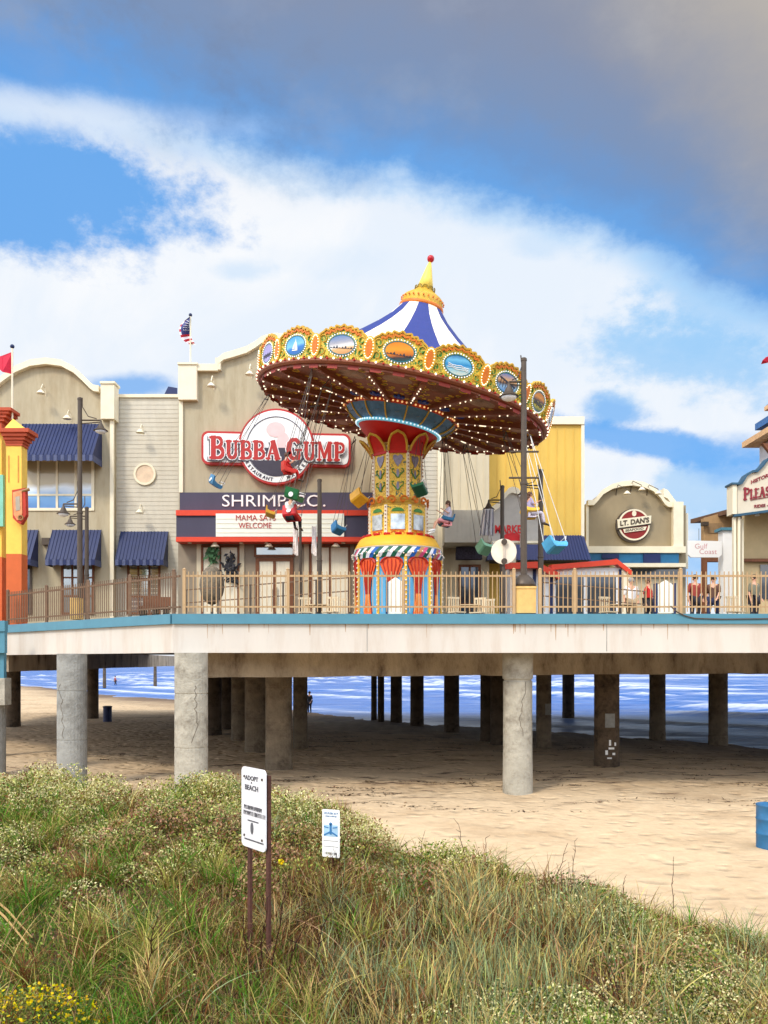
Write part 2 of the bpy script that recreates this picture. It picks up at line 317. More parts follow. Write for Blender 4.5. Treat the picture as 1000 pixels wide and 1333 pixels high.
# dark overhead bank: lower edge follows a curve over azimuth
fc = N.new('ShaderNodeFloatCurve'); un = M_('MULTIPLY_ADD', U, .5/.6, .5, True); L.new(un, fc.inputs[1]); fc.inputs[0].default_value = 1
edge = [(-200,60),(0,78),(120,92),(250,138),(400,178),(550,202),(700,246),(850,300),(950,345),(1040,385),(1200,430)]
cv = fc.mapping.curves[0]; fc.mapping.use_clip = False
pts = [(min(1, max(0, uv_of(x, y)[0]*.5/.6+.5)), uv_of(x, y)[1]) for x, y in edge]
while len(cv.points) < len(pts): cv.points.new(.5, .5)
for p, (a, b) in zip(sorted(cv.points, key=lambda q: q.location[0]), pts): p.location = (a, b)
fc.mapping.update()
t = M_('ADD', M_('SUBTRACT', V, fc.outputs[0]), .04); t = M_('ADD', t, M_('ADD', M_('MULTIPLY', nA, .05), M_('MULTIPLY', nB, .045)))
cr = N.new('ShaderNodeValToRGB'); L.new(M_('MULTIPLY_ADD', t, 2.2, .1, True), cr.inputs[0]); E = cr.color_ramp.elements
stops = [(.05, S(244,249,255)),(.10, S(176,214,250)),(.17, S(108,166,230)),(.24, S(112,154,208)),(.33, S(126,150,188)),(.48, S(138,149,174)),(1.0, S(152,153,164))]
while len(E) < len(stops): E.new(.5)
for el, (p, c) in zip(E, stops): el.position = p; el.color = c
sc10 = N.new('ShaderNodeVectorMath'); sc10.operation = 'SCALE'; L.new(cr.outputs[0], sc10.inputs[0]); sc10.inputs['Scale'].default_value = 10*SKY_K
bank = sc10.outputs[0]
# warm grey upper right, soft blotches, paler streaks upper left
gu = SS(M_('ADD', M_('ADD', M_('MULTIPLY', U, 1.0), M_('MULTIPLY', V, 1.0)), M_('MULTIPLY', nA, .25)), .80, 1.08)
bank = MIX(gu, bank, K10(S(184,178,172)))
bank = MIX(SS(nA, .0, .25, 0, .22), bank, K10(S(180,190,208)))
bank = MIX(SS(M_('ADD', nC, M_('MULTIPLY', nB, .4)), .02, .25, 0, .30), bank, K10(S(112,124,150)))
bank = MIX(patch(30, 75, 120, 40, 0, .7, 2., .5), bank, K10(S(96,160,232)))
colr = MIX(SS(M_('MULTIPLY_ADD', t, 1., 0.), -.03, .03), colr, bank)
# white streak that fringes the left gap
colr = MIX(patch(60, 142, 190, 14, 3, .9, 1.1, .5), colr, K10(S(240,246,254)))
# behind the camera: unseen broken cloud, brightened to light facades and pier underside
colr = MIX(SS(M_('ABSOLUTE', U), .75, 1.4), colr, MIX(SS(nC, -.1, .12), K10(S(170,195,230), 2.7), K10(S(250,244,236), 2.9)))
L.new(colr, bg.inputs[0])
sc.view_settings.view_transform = 'Standard'; sc.view_settings.look = 'None'; sc.view_settings.exposure = EXPO; sc.view_settings.gamma = 1

# ---------------------------------------------------------------- terrain, dune, sea
SHX = [-400,-58,-33.4,-18,-3.4,4.25,9.1,14.3,18.2,60,400]; SHY = [480,142,102,86,63,53,50,45,40,18,-150]
DX = [-30,-12,-5.7,-4,-2.5,-.6,.2,.9,1.8,3.2,4.1,6,9,14]
DH = [1.5,1.48,1.55,1.34,1.55,1.38,.86,1.16,1.1,.80,.60,.36,.2,.1]
DYR = [16,15,15,14.5,14,13,11.8,10.4,10,9.4,8.9,8.2,7.5,7]
def fbm(x, y, s, o=3):
    v = 0; a = 1
    for k in range(o): v += a*noise.noise(Vector((x*s*2**k, y*s*2**k, 3.1+k))); a *= .5
    return v
def ground(x, y):
    yr = np.interp(x, DX, DYR); hc = np.interp(x, DX, DH)
    near = .9+.15*math.sin(x*.9)
    if y < yr:
        k = min(1, max(0, (y-5)/(yr-5))); d = near*(1-k)+hc*k
    else:
        k = min(1, (y-yr)/2.6); d = hc*(1-k*k*(3-2*k))
    if y < 5: d = near+ (5-y)*.12
    z = 0
    if d > .02: z += d+min(d, .5)*(.34*fbm(x, y, .75, 2))
    z += .035*fbm(x, y, .9, 3)+.05*fbm(x+9, y, .15, 2)+.02*fbm(x, y, 2.3, 2)
    dist = (np.interp(x, SHX, SHY)-y)*.68
    if dist < 12: z -= .2*(12-dist)/12 if dist > 0 else .2+min(1.5, -dist*.05)
    return z
xs = sorted(set([round(v, 3) for v in list(np.arange(-16, 16, .22))+list(np.arange(-60, 60, 2.5))+[-2500,-900,-400,-200,-120,-90,90,120,200,400,900,2500]]))
ys = sorted(set([round(v, 3) for v in list(np.arange(3, 36, .22))+list(np.arange(36, 150, 2.0))+[-300,-100,-40,-15,-5,0,180,240,350,500,900,2500]]))
vs = [(x, y, ground(x, y)) for y in ys for x in xs]; nx = len(xs)
b = MB(); b.v = [Vector(p) for p in vs]
for j in range(len(ys)-1):
    for i in range(nx-1): b.f.append((j*nx+i, j*nx+i+1, (j+1)*nx+i+1, (j+1)*nx+i)); b.m.append(0)
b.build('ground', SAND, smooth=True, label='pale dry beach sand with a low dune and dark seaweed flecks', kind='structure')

def sea_mat():
    m = bpy.data.materials.new('sea_water'); m.use_nodes = True; nt = m.node_tree; N = nt.nodes; L = nt.links; b = N['Principled BSDF']
    b.inputs['IOR'].default_value = 1.33; b.inputs['Specular IOR Level'].default_value = .35
    tc = N.new('ShaderNodeTexCoord'); mp = N.new('ShaderNodeMapping'); mp.inputs['Rotation'].default_value = (0,0,R(43)); mp.inputs['Scale'].default_value = (.16,.9,1); L.new(tc.outputs['Object'], mp.inputs[0])
    mp.vector_type = 'POINT'
    n = N.new('ShaderNodeTexNoise'); n.inputs['Scale'].default_value = .8; n.inputs['Detail'].default_value = 10; n.inputs['Roughness'].default_value = .74; n.inputs['Distortion'].default_value = .8; L.new(mp.outputs[0], n.inputs['Vector'])
    at = N.new('ShaderNodeAttribute'); at.attribute_name = 'surf'
    ad = N.new('ShaderNodeMath'); ad.operation = 'MULTIPLY_ADD'; L.new(at.outputs['Fac'], ad.inputs[0]); ad.inputs[1].default_value = .30; L.new(n.outputs[0], ad.inputs[2])
    mr = N.new('ShaderNodeMapRange'); mr.inputs[1].default_value = .50; mr.inputs[2].default_value = .78; L.new(ad.outputs[0], mr.inputs[0])
    n2 = N.new('ShaderNodeTexNoise'); n2.inputs['Scale'].default_value = .25; n2.inputs['Detail'].default_value = 4; L.new(mp.outputs[0], n2.inputs['Vector'])
    c1 = N.new('ShaderNodeMix'); c1.data_type = 'RGBA'; L.new(n2.outputs[0], c1.inputs[0]); c1.inputs[6].default_value = S(6,58,132); c1.inputs[7].default_value = S(36,112,192)
    c2 = N.new('ShaderNodeMix'); c2.data_type = 'RGBA'; L.new(mr.outputs[0], c2.inputs[0]); L.new(c1.outputs[2], c2.inputs[6]); c2.inputs[7].default_value = S(196,202,214)
    L.new(c2.outputs[2], b.inputs['Base Color'])
    rr = N.new('ShaderNodeMapRange'); rr.inputs[3].default_value = .34; rr.inputs[4].default_value = .85; L.new(mr.outputs[0], rr.inputs[0]); L.new(rr.outputs[0], b.inputs['Roughness'])
    n3 = N.new('ShaderNodeTexNoise'); n3.inputs['Scale'].default_value = 1.6; n3.inputs['Detail'].default_value = 6; L.new(mp.outputs[0], n3.inputs['Vector'])
    bp = N.new('ShaderNodeBump'); bp.inputs['Strength'].default_value = .8; bp.inputs['Distance'].default_value = .35; L.new(n3.outputs[0], bp.inputs['Height']); L.new(bp.outputs[0], b.inputs['Normal'])
    return m
nrm = Vector((.73,.68)); b = MB(); surf = []
sx = sorted(set([round(v, 2) for v in list(np.arange(-110, 40, .8))+[-2500,-1200,-600,-300,-200,-150,60,90,150,300,800,2500]])); sy = sorted(set([round(v, 2) for v in list(np.arange(30, 150, .6))+list(np.arange(150, 260, 4))+[-400,-100,-20,10,20,300,400,700,1500,3500]])); nx = len(sx)
for y in sy:
    for x in sx:
        s = (x*nrm.x+y*nrm.y)+1.3*fbm(x, y, .05, 2)
        off = s-44; amp = min(1, max(0, (off-2)/22)); ph = s/9.5+.5*fbm(x, y, .03, 1); fr = ph-math.floor(ph); crest = math.exp(-((fr-.5)/.13)**2)
        cut = max(0, min(1, .5+1.6*fbm(x, y, .045, 2)))
        z = -.2+.55*amp*crest*cut+.06*amp*fbm(x, y, .4, 2)
        b.v.append(Vector((x, y, z))); surf.append(min(1, crest*cut*1.2 if off > 3 else .6*math.exp(-abs(off)/1.5)))
for j in range(len(sy)-1):
    for i in range(nx-1): b.f.append((j*nx+i, j*nx+i+1, (j+1)*nx+i+1, (j+1)*nx+i)); b.m.append(0)
sea = b.build('water', sea_mat(), smooth=True, label='blue sea with white breaking surf behind the pier columns', kind='structure')
at = sea.data.attributes.new('surf', 'FLOAT', 'POINT'); at.data.foreach_set('value', surf)

# ---------------------------------------------------------------- pier deck
FY = 23.5
edge_pts = [(-14.1,31.0), (X_(225,FY),FY), (34,FY)]
deck = thing('pier_deck', 'long white sided pier deck with a teal edge lip on concrete columns', 'pier', (0,30,4))
poly = [(-14.1,31.0),(X_(225,FY),FY),(34,FY),(34,63),(-26,63),(-26,41.5)]
b = MB(); n = len(poly); vv = [(x,y,4.35) for x, y in poly]+[(x,y,4.98) for x, y in poly]
vv = [(x+(.12 if i % n in (0,1,5) else 0), y+(.12 if i % n in (0,1,2) else 0), z) for i, (x, y, z) in enumerate(vv)]
b.add(vv, [tuple(range(n))[::-1], tuple(range(n, 2*n))]+[(i, (i+1) % n, n+(i+1) % n, n+i) for i in range(n)])
b.build('deck_slab', mat('slab_concrete', S(90,80,66), .95, .2, 2), deck)
def strip(b, pts, z0, z1, out, thick):
    for (a, c) in zip(pts[:-1], pts[1:]):
        a = Vector((*a, 0)); c = Vector((*c, 0)); d = (c-a).normalized(); o = Vector((d.y, -d.x, 0))
        b.add([a+o*out+Vector((0,0,z)) for z in (z0,)]+[c+o*out+Vector((0,0,z0)), c+o*out+Vector((0,0,z1)), a+o*out+Vector((0,0,z1)), a-o*thick+Vector((0,0,z0)), c-o*thick+Vector((0,0,z0)), c-o*thick+Vector((0,0,z1)), a-o*thick+Vector((0,0,z1))],
              [(0,1,2,3),(7,6,5,4),(3,2,6,7),(4,5,1,0),(0,3,7,4),(1,5,6,2)])
def strip_run(name, pts, z0, z1, out, thick, m): b = MB(); strip(b, pts, z0, z1, out, thick); return b.build(name, m, deck)
far_l = (-14.1,31.0); left_ext = (-17.5,34.2)
strip_run('fascia', [left_ext, far_l, edge_pts[1], edge_pts[2]], 4.06, 4.86, 0, .1, FASCIA)
strip_run('edge_lip', [left_ext, far_l, edge_pts[1], edge_pts[2]], 4.862, 5.14, .09, .2, TEAL)
# seams and a black cable lying along the lip
b = MB(); [b.box(X_(p,FY)-.008, X_(p,FY)+.008, FY-.006, FY, 4.1, 4.85) for p in (478,790)]; b.build('fascia_joint', CONCG, deck)
RS = mat('rust_streak', S(176,140,104), .9, .2, 6)
for k in range(26):
    px = random.uniform(235, 990); x = X_(px, FY); ht = random.uniform(.08, .45); wq = random.uniform(.006, .02); b = MB(); b.add([(x-wq,FY-.004,4.86),(x+wq,FY-.004,4.86),(x+wq*.3,FY-.004,4.86-ht),(x-wq*.3,FY-.004,4.86-ht)], [(0,1,2,3)]); b.build('rust_streak', RS, deck)
cab = [P(873,789,FY-.12), P(882,797,FY-.13), P(893,802,FY-.12), P(905,805,FY-.11), P(940,806,FY-.11), P(1040,805,FY-.11)]
tag(MB().tube(cab, .018, 6).build('cable', DARKMETAL, loc=cab[0]), 'black cable looping down over the teal deck edge', 'cable')
# cap beams
def beam(name, a, c, z0, z1, wd, label):
    b = MB(); a = Vector((*a, 0)); c = Vector((*c, 0)); K = 24; d = (c-a); o = Vector((-d.y, d.x, 0)).normalized()*wd/2; vs = []; fs = []
    for i in range(K+1):
        p = a+d*i/K; j = random.uniform(-.04,.03)
        for q, z in ((o,z0+j),(-o,z0+j*.5),(-o,z1),(o,z1)): vs.append(p+q+Vector((0,0,z)))
    for i in range(K):
        for k in range(4): fs.append((i*4+k, i*4+(k+1) % 4, i*4+4+(k+1) % 4, i*4+4+k))
    fs += [(0,3,2,1), (K*4, K*4+1, K*4+2, K*4+3)]
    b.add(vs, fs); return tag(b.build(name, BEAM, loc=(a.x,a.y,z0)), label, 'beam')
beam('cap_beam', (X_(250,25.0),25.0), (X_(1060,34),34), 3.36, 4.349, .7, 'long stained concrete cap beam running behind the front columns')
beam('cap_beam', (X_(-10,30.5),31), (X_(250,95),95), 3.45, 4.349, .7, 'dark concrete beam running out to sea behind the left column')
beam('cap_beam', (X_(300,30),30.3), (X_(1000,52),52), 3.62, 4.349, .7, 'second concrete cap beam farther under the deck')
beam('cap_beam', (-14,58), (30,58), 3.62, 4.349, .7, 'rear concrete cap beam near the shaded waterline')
# columns
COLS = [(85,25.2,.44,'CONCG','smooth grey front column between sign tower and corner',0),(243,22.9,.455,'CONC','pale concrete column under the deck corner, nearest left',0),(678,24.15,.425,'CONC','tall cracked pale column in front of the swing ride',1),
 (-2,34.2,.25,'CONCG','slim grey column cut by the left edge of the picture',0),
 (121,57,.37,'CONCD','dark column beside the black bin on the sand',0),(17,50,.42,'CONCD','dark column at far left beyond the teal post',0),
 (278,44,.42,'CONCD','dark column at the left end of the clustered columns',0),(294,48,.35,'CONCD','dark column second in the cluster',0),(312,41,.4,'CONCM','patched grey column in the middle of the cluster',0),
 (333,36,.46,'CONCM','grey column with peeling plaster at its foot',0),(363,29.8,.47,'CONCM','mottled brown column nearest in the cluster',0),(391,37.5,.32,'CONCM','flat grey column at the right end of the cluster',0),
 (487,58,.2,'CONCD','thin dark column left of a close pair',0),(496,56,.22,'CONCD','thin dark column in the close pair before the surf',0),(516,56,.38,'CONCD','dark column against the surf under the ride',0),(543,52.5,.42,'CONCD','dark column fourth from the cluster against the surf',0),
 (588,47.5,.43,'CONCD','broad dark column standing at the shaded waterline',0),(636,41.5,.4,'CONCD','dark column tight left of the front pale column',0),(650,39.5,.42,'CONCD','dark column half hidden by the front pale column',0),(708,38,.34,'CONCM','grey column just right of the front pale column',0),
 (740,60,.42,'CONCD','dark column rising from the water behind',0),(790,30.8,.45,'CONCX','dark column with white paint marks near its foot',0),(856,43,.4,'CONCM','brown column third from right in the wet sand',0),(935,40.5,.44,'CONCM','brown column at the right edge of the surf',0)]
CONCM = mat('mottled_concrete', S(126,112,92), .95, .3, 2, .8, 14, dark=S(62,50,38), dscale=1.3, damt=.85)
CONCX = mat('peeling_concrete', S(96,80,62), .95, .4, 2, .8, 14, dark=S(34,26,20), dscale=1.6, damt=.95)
cm = {'CONC':CONC,'CONCG':CONCG,'CONCD':CONCD,'CONCM':CONCM,'CONCX':CONCX}
for px, Y, r, mm, lab, jacket in COLS:
    x = X_(px, Y); t = thing('pier_column', lab, 'column', (x, Y, 0), 'concrete columns holding the pier')
    top = 4.34 if Y > 26 else 4.055
    if Y < 26: top = 4.055
    yy = Y+(.55 if Y < 26 else 0)
    prof = [(r*1.04,-.9),(r*1.03,.25),(r*1.0,.27),(r,1.42),(r*.975,1.43),(r*.975,1.46),(r,1.47),(r*.995,2.9),(r*.97,2.91),(r*.97,2.94),(r,2.95),(r,top)]
    if jacket: prof = [(r*1.02,-.9),(r*1.03,.25),(r*1.0,1.2),(r*.99,2.4),(r*1.0,3.24),(r*.94,3.26),(r*.94,3.30),(r*1.04,3.32),(r*1.05,top)]
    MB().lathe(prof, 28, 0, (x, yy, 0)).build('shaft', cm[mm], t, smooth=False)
    if mm == 'CONCX':
        b = MB()
        for (dx, z, w_, h_) in ((-.12,.55,.09,.16),(.05,.7,.2,.07),(.0,.9,.07,.2),(.14,.5,.1,.08),(-.02,.35,.16,.05),(.2,.85,.06,.12)):
            a = dx/r; p = Vector((x+r*1.012*math.sin(a), yy-r*1.012*math.cos(a), z)); b.bar(p-Vector((w_/2,0,0)), p+Vector((w_/2,0,0)), .02, h_)
        b.build('white_paint_mark', SIGNWHITE, t)
    if Y < 26 and px > 0:
        b = MB(); z = 3.2+random.uniform(-.2,.2); a = random.uniform(-.5,.5)
        for k in range(16):
            a2 = a+random.uniform(-.16,.16); z2 = z-random.uniform(.05,.14); q = lambda a_, z_: (x+r*1.004*math.sin(a_), yy-r*1.004*math.cos(a_), z_); b.tube([q(a,z), q(a2,z2)], .006, 4); a, z = a2, z2
        b.build('crack', CONCD, t)
    if px in (790, 708): b = MB(); b.box(x-.17 if px==790 else x, x+.17 if px == 790 else x+.25, yy-r-.02, yy-r*.6, 1.45, 1.95); b.build('patch_plate', CONCG, t)
# teal framed landing at far left
lf = thing('landing_frame', 'teal steel frame end with a cream block cap at the far left edge', 'pier frame', (X_(-20,28),28,0))
b = MB(); pbox(b, -90, 822, 6, 850, 28.2, .2); pbox(b, -90, 808, 6, 822, 28.15, .25); pbox(b, -60, 850, 5, 884, 28.4, .2); b.build('teal_beam', TEAL, lf)
b = MB(); pbox(b, -60, 883, 6, 918, 28.0, .5); b.build('cap_block', CONC, lf)
b = MB(); b.lathe([(.5,-.3),(.5,Z_(918,28))], 20, 0, (X_(-14,28.4),28.45,0)); b.build('footing_column', CONCG, lf)

# ---------------------------------------------------------------- railings
def railing(name, label, a, c, post_at, z_off, mt, gap=.128, pickw=.022):
    a = Vector((*a, 0)); c = Vector((*c, 0)); d = (c-a); Ln = d.length; d.normalize(); t = thing(name, label, 'railing', (a.x, a.y, 5.14), 'picket railings along the pier edge')
    up = lambda s, z: a+d*s+Vector((0,0,z))
    for z, nm, hh in ((6.20,'top_rail',.055),(5.34,'bottom_rail',.045)): MB().bar(up(0,z), up(Ln,z), .05, hh).build(nm, mt, t)
    for s in post_at: MB().bar(up(s,5.14), up(s,6.38), .085, .085).add([up(s,6.38)+Vector(v) for v in ((-.055,-.055,0),(.055,-.055,0),(.055,.055,0),(-.055,.055,0),(0,0,.05))], [(0,1,4),(1,2,4),(2,3,4),(3,0,4),(3,2,1,0)]).build('post', mt, t)
    k = int(Ln/gap); s = gap; pm = None
    o_ = Vector((d.y, -d.x, 0))*.03
    while s < Ln-.04:
        if all(abs(s-p) > .06 for p in post_at):
            if pm is None: o0 = MB().bar(up(s,5.2)+o_, up(s,6.32)+o_, pickw, pickw).build('picket', mt, t); pm = (o0, s)
            else: o = pm[0].copy(); COL.objects.link(o); o.location = pm[0].location+d*(s-pm[1])
        s += gap
RY = FY+.02
s0 = X_(240,RY)
ld = Vector((edge_pts[1][0]+14.1, FY-31.0)).length
railing('picket_railing', 'brown railing on the angled left edge of the deck', (-13.6,30.5), (X_(236,FY)-.05,FY+.06), [0.05, 2.9, 5.6, 8.0, ld-.9], 0, BROWNRAIL, .125)  # darker brown than the cream runs
railing('picket_railing', 'cream railing in front of the swing ride', (s0,RY), (X_(669,RY),RY), [0.0, X_(375,RY)-s0, X_(525,RY)-s0, X_(669,RY)-s0], 0, CREAMRAIL)
s1 = X_(703,RY)
railing('picket_railing', 'cream railing right of the tan lamp pedestal', (s1,RY), (X_(1080,RY),RY), [0.0, X_(748,RY)-s1, X_(886,RY)-s1, X_(1040,RY)-s1], 0, CREAMRAIL)
# queue fence of the ride
qf = thing('queue_fence', 'thin brown queue fence sloping behind the deck railing', 'fence', (X_(440,26),26,5))
def qline(p0, p1, Y0, Y1, posts, nm='fence_rail'):
    for dz in (0, .42): 
        a = P(*p0, Y0); c = P(*p1, Y1); MB().bar(a-Vector((0,0,dz)), c-Vector((0,0,dz)), .035, .035).build(nm, BROWNRAIL, qf)
    for k in range(posts):
        q = P(*p0, Y0).lerp(P(*p1, Y1), k/(posts-1)); MB().bar((q.x,q.y,DECK), q+Vector((0,0,.02)), .05, .05).build('fence_post', DARKMETAL, qf)
qline((242,768),(455,752), 27.2, 26.6, 6); 
q2 = thing('queue_fence', 'pale steel queue barrier beside the kiosk behind the railing', 'fence', (X_(800,26),26,5)); qf = q2
qline((705,758),(840,770), 26.2, 27.5, 5); 

# ---------------------------------------------------------------- lamp posts
LAMPGLASS = mat('frosted_lamp_glass', (.85,.87,.9), .2, .02)
def lamp_shade_on(t, p, s=1.):
    MB().lathe([(.03*s,.42*s),(.05*s,.3*s),(.1*s,.22*s),(.15*s,.1*s),(.27*s,.0),(.3*s,-.02*s),(.26*s,-.03*s)], 20, 0, p).build('lamp_shade', DARKMETAL, t, smooth=True)
    MB().lathe([(.24*s,-.03*s),(.2*s,-.09*s),(.1*s,-.14*s),(0,-.15*s)], 16, 0, p).build('lamp_glass', LAMPGLASS, t, smooth=True)
def lamp_post(px, top, Y, r, label, arms=(), zb=DECK, base=None, banner=None, cross=()):
    x = X_(px, Y); zt = Z_(top, Y); t = thing('lamp_post', label, 'lamp post', (x, Y, zb), 'bronze lamp posts on the pier')
    MB().lathe([(r*1.1,zb),(r*1.07,zb+(zt-zb)*.45),(r*1.08,zb+(zt-zb)*.451),(r*1.25,zb+(zt-zb)*.453),(r*1.25,zb+(zt-zb)*.46),(r,zb+(zt-zb)*.462),(r*.9,zt),(r*1.05,zt+.001),(r*1.05,zt+.06),(r*.7,zt+.09)], 16, 0, (x,Y,0)).build('pole', DARKMETAL, t, smooth=False)
    if base: MB().lathe([(.34,zb),(.33,zb+.08),(.27,zb+.2),(.17,zb+.3),(.13,zb+.34)], 20, 0, (x,Y,0)).build('base_bell', DARKMETAL, t, smooth=True)
    for (side, ln, py, s) in arms:
        z = Z_(py, Y); a = Vector((x,Y,z)); e = a+Vector((side*ln,0,0)); b = MB()
        b.tube([a, e], .028, 6); b.tube([a+Vector((0,0,-.12)), e+Vector((0,0,-.06))], .02, 6)
        b.tube([a+Vector((side*r,0,.75)), a+Vector((side*ln*.12,0,.45)), a+Vector((side*ln*.4,0,.13)), a+Vector((side*ln*.8,0,.05))], .018, 6)
        b.build('arm', DARKMETAL, t); lamp_shade_on(t, e+Vector((0,0,-.42*s)), s)
    for py in cross:
        z = Z_(py, Y); MB().tube([(x-.42,Y,z),(x+.42,Y,z)], .03, 6).build('banner_bar', DARKMETAL, t)
    if banner:
        sd, y0, y1, wd, mt = banner; b = MB(); z0 = Z_(y0, Y); z1 = Z_(y1, Y); K = 8; vs = []; fs = []
        for i in range(K+1):
            q = i/K; zz = z0+(z1-z0)*q
            for j in range(4): vs.append((x+sd*(r+.02+wd*j/3), Y-.04+.05*math.sin(j*2+q*5), zz-.05*math.sin(j+q)))
        for i in range(K):
            for j in range(3): fs.append((i*4+j, i*4+j+1, i*4+j+5, i*4+j+4))
        b.add(vs, fs); o = b.build('banner', mt, t); md = o.modifiers.new('thick', 'SOLIDIFY'); md.thickness = .01
    return t
BAN = mat('pale_banner', S(226,214,204), .8, .08)
ped = thing('lamp_pedestal', 'square tan block pedestal under the tall lamp post', 'pedestal', (X_(685,23.9),23.9,5.0))
b = MB(); pbox(b, 672, 766, 698, 798, 23.55, .62); b.build('block', TANBLOCK, ped); b = MB(); pbox(b, 671, 763, 699, 766, 23.53, .66); b.build('cap', TANBLOCK, ped)
lamp_post(682, 470, 23.9, .085, 'tallest lamp post on the tan pedestal in front of the canopy', ((-1,.42,497,.95),), Z_(764,23.9), True, None, (588,622))
ped = thing('lamp_pedestal', 'small tan block pedestal in the brown railing at left', 'pedestal', (X_(96,28),28,5.0))
b = MB(); pbox(b, 91, 778, 102, 806, 27.9, .5); b.build('block', TANBLOCK, ped)
lamp_post(104, 521, 28.3, .08, 'tall lamp post before the left blue awning, lamps on both sides', ((1,.70,547,.8),(-1,.55,656,.75)), Z_(790,28.3))
lamp_post(113, 663, 31.5, .075, 'short lamp post just behind the tall left one', ((-1,.62,672,.7),))
lamp_post(416, 627, 29, .08, 'lamp post without arms below the round restaurant sign', (), banner=(-1,684,722,.16,BAN))
lamp_post(391, 678, 33, .06, 'slender post with a white banner near the doors', (), banner=(-1,682,722,.2,BAN))
lamp_post(654, 635, 32, .085, 'lamp post in front of the grey gable sign', ((-1,.47*1.1,651,.8),))
lamp_post(704, 614, 30.5, .095, 'lamp post before the yellow wall with its arm to the left', ((-1,.62,632,.8),))

# ---------------------------------------------------------------- buildings
def fb(Y): return lambda pts: [(X_(x, Y), Z_(y, Y)) for x, y in pts]
def clap(b, x0, x1, Yf, z0, z1, st=.2, m=0):
    z = z0
    while z < z1:
        zt = min(z+st, z1); b.add([(x0,Yf-.014,z),(x1,Yf-.014,z),(x1,Yf,zt),(x0,Yf,zt),(x0,Yf,z),(x1,Yf,z)], [(0,1,2,3),(4,5,1,0)], m); z += st
def battens(b, px0, px1, py0, py1, Y, stepm, m=0, d=.03, w_=.05):
    x = X_(px0, Y)+stepm
    while x < X_(px1, Y)-.05: b.box(x-w_/2, x+w_/2, Y-d, Y, Z_(py1,Y), Z_(py0,Y), m); x += stepm
def wall_light(px, py, Y, label, s=1., dx=0):
    p = P(px, py, Y); t = thing('gooseneck_light', label, 'wall light', p, 'gooseneck lights on the facades')
    MB().tube([p, p+Vector((0,-.15,.35))*s, p+Vector((0,-.4,.45))*s, p+Vector((dx*s,-.6,.2))*s, p+Vector((dx*s,-.62,.05))*s], .02*s, 6).build('arm', DARKMETAL if dx else CREAM, t)
    MB().lathe([(.04,.12),(.09,.08),(.19,-.04),(.2,-.06)], 14, 0, p+Vector((dx*s,-.62,0))*s).build('shade', CREAM, t, smooth=True)
def awning(parent, px0, px1, py0, py1, Y, out=.9, val=.17, name='awning', m=NAVY):
    x0, x1, z0, z1 = X_(px0,Y), X_(px1,Y), Z_(py1,Y), Z_(py0,Y); zv = z0+(z1-z0)*val; b = MB()
    k = (Y-out)/Y; f = lambda x: x*k if abs(x) < 1e9 else x
    zf = lambda z: EYE+(z-EYE)*k
    A, B = (x0, Y-.02, z1), (x1, Y-.02, z1); Cc, D = (x1, Y-out, zf(zv)), (x0, Y-out, zf(zv))
    b.add([A, B, Cc, D], [(3,2,1,0)]); b.add([A, D, (x0,Y-.02,zf(zv))], [(0,1,2)]); b.add([B, (x1,Y-.02,zf(zv)), Cc], [(0,1,2)])
    n = max(4, int((x1-x0)/.16))
    for i in range(n+1):
        x = x0+(x1-x0)*i/n; b.bar((x,Y-.03,z1+.01), (x,Y-out-.01,zf(zv)+.01), .025, .03)
    o = b.build(name, m, parent)
    v = MB(); zz0 = zf(z0)
    for i in range(n):
        a = x0+(x1-x0)*i/n; c = x0+(x1-x0)*(i+.94)/n; v.box(a, c, Y-out-.02, Y-out, zz0+(.02 if i % 2 else 0), zf(zv)-.003, i % 2)
    v.box(x0-.01, x0+.01, Y-out+.001, Y-.03, zz0, zf(zv)); v.box(x1-.01, x1+.01, Y-out+.001, Y-.03, zz0, zf(zv))
    v.build('valance', [VALANCE, NAVY], o)
def window(parent, px0, py0, px1, py1, Y, nv=1, nh=0, frame=CREAM, glass=GLASS, fw=.09, rec=.0, name='window', arched=False):
    x0, x1, z0, z1 = X_(px0,Y), X_(px1,Y), Z_(py1,Y), Z_(py0,Y); b = MB()
    b.box(x0, x0+fw, Y-.06, Y+.05, z0, z1); b.box(x1-fw, x1, Y-.06, Y+.05, z0, z1); b.box(x0+fw, x1-fw, Y-.055, Y+.05, z0, z0+fw); b.box(x0+fw, x1-fw, Y-.055, Y+.05, z1-fw, z1)
    for i in range(1, nv+1): x = x0+(x1-x0)*i/(nv+1); b.box(x-fw*.4, x+fw*.4, Y-.05, Y+.04, z0+fw, z1-fw)
    for h_ in ([nh] if isinstance(nh, float) else [(j+1)/(nh+1) for j in range(nh)]):
        if not h_: continue
        z = z0+(z1-z0)*h_; b.box(x0+fw, x1-fw, Y-.045, Y+.04, z-fw*.35, z+fw*.35)
    o = b.build(name, frame, parent); g = MB(); g.box(x0+fw*.5, x1-fw*.5, Y-.012, Y-.004, z0+fw*.5, z1-fw*.5); g.build('glass', glass, o); return o

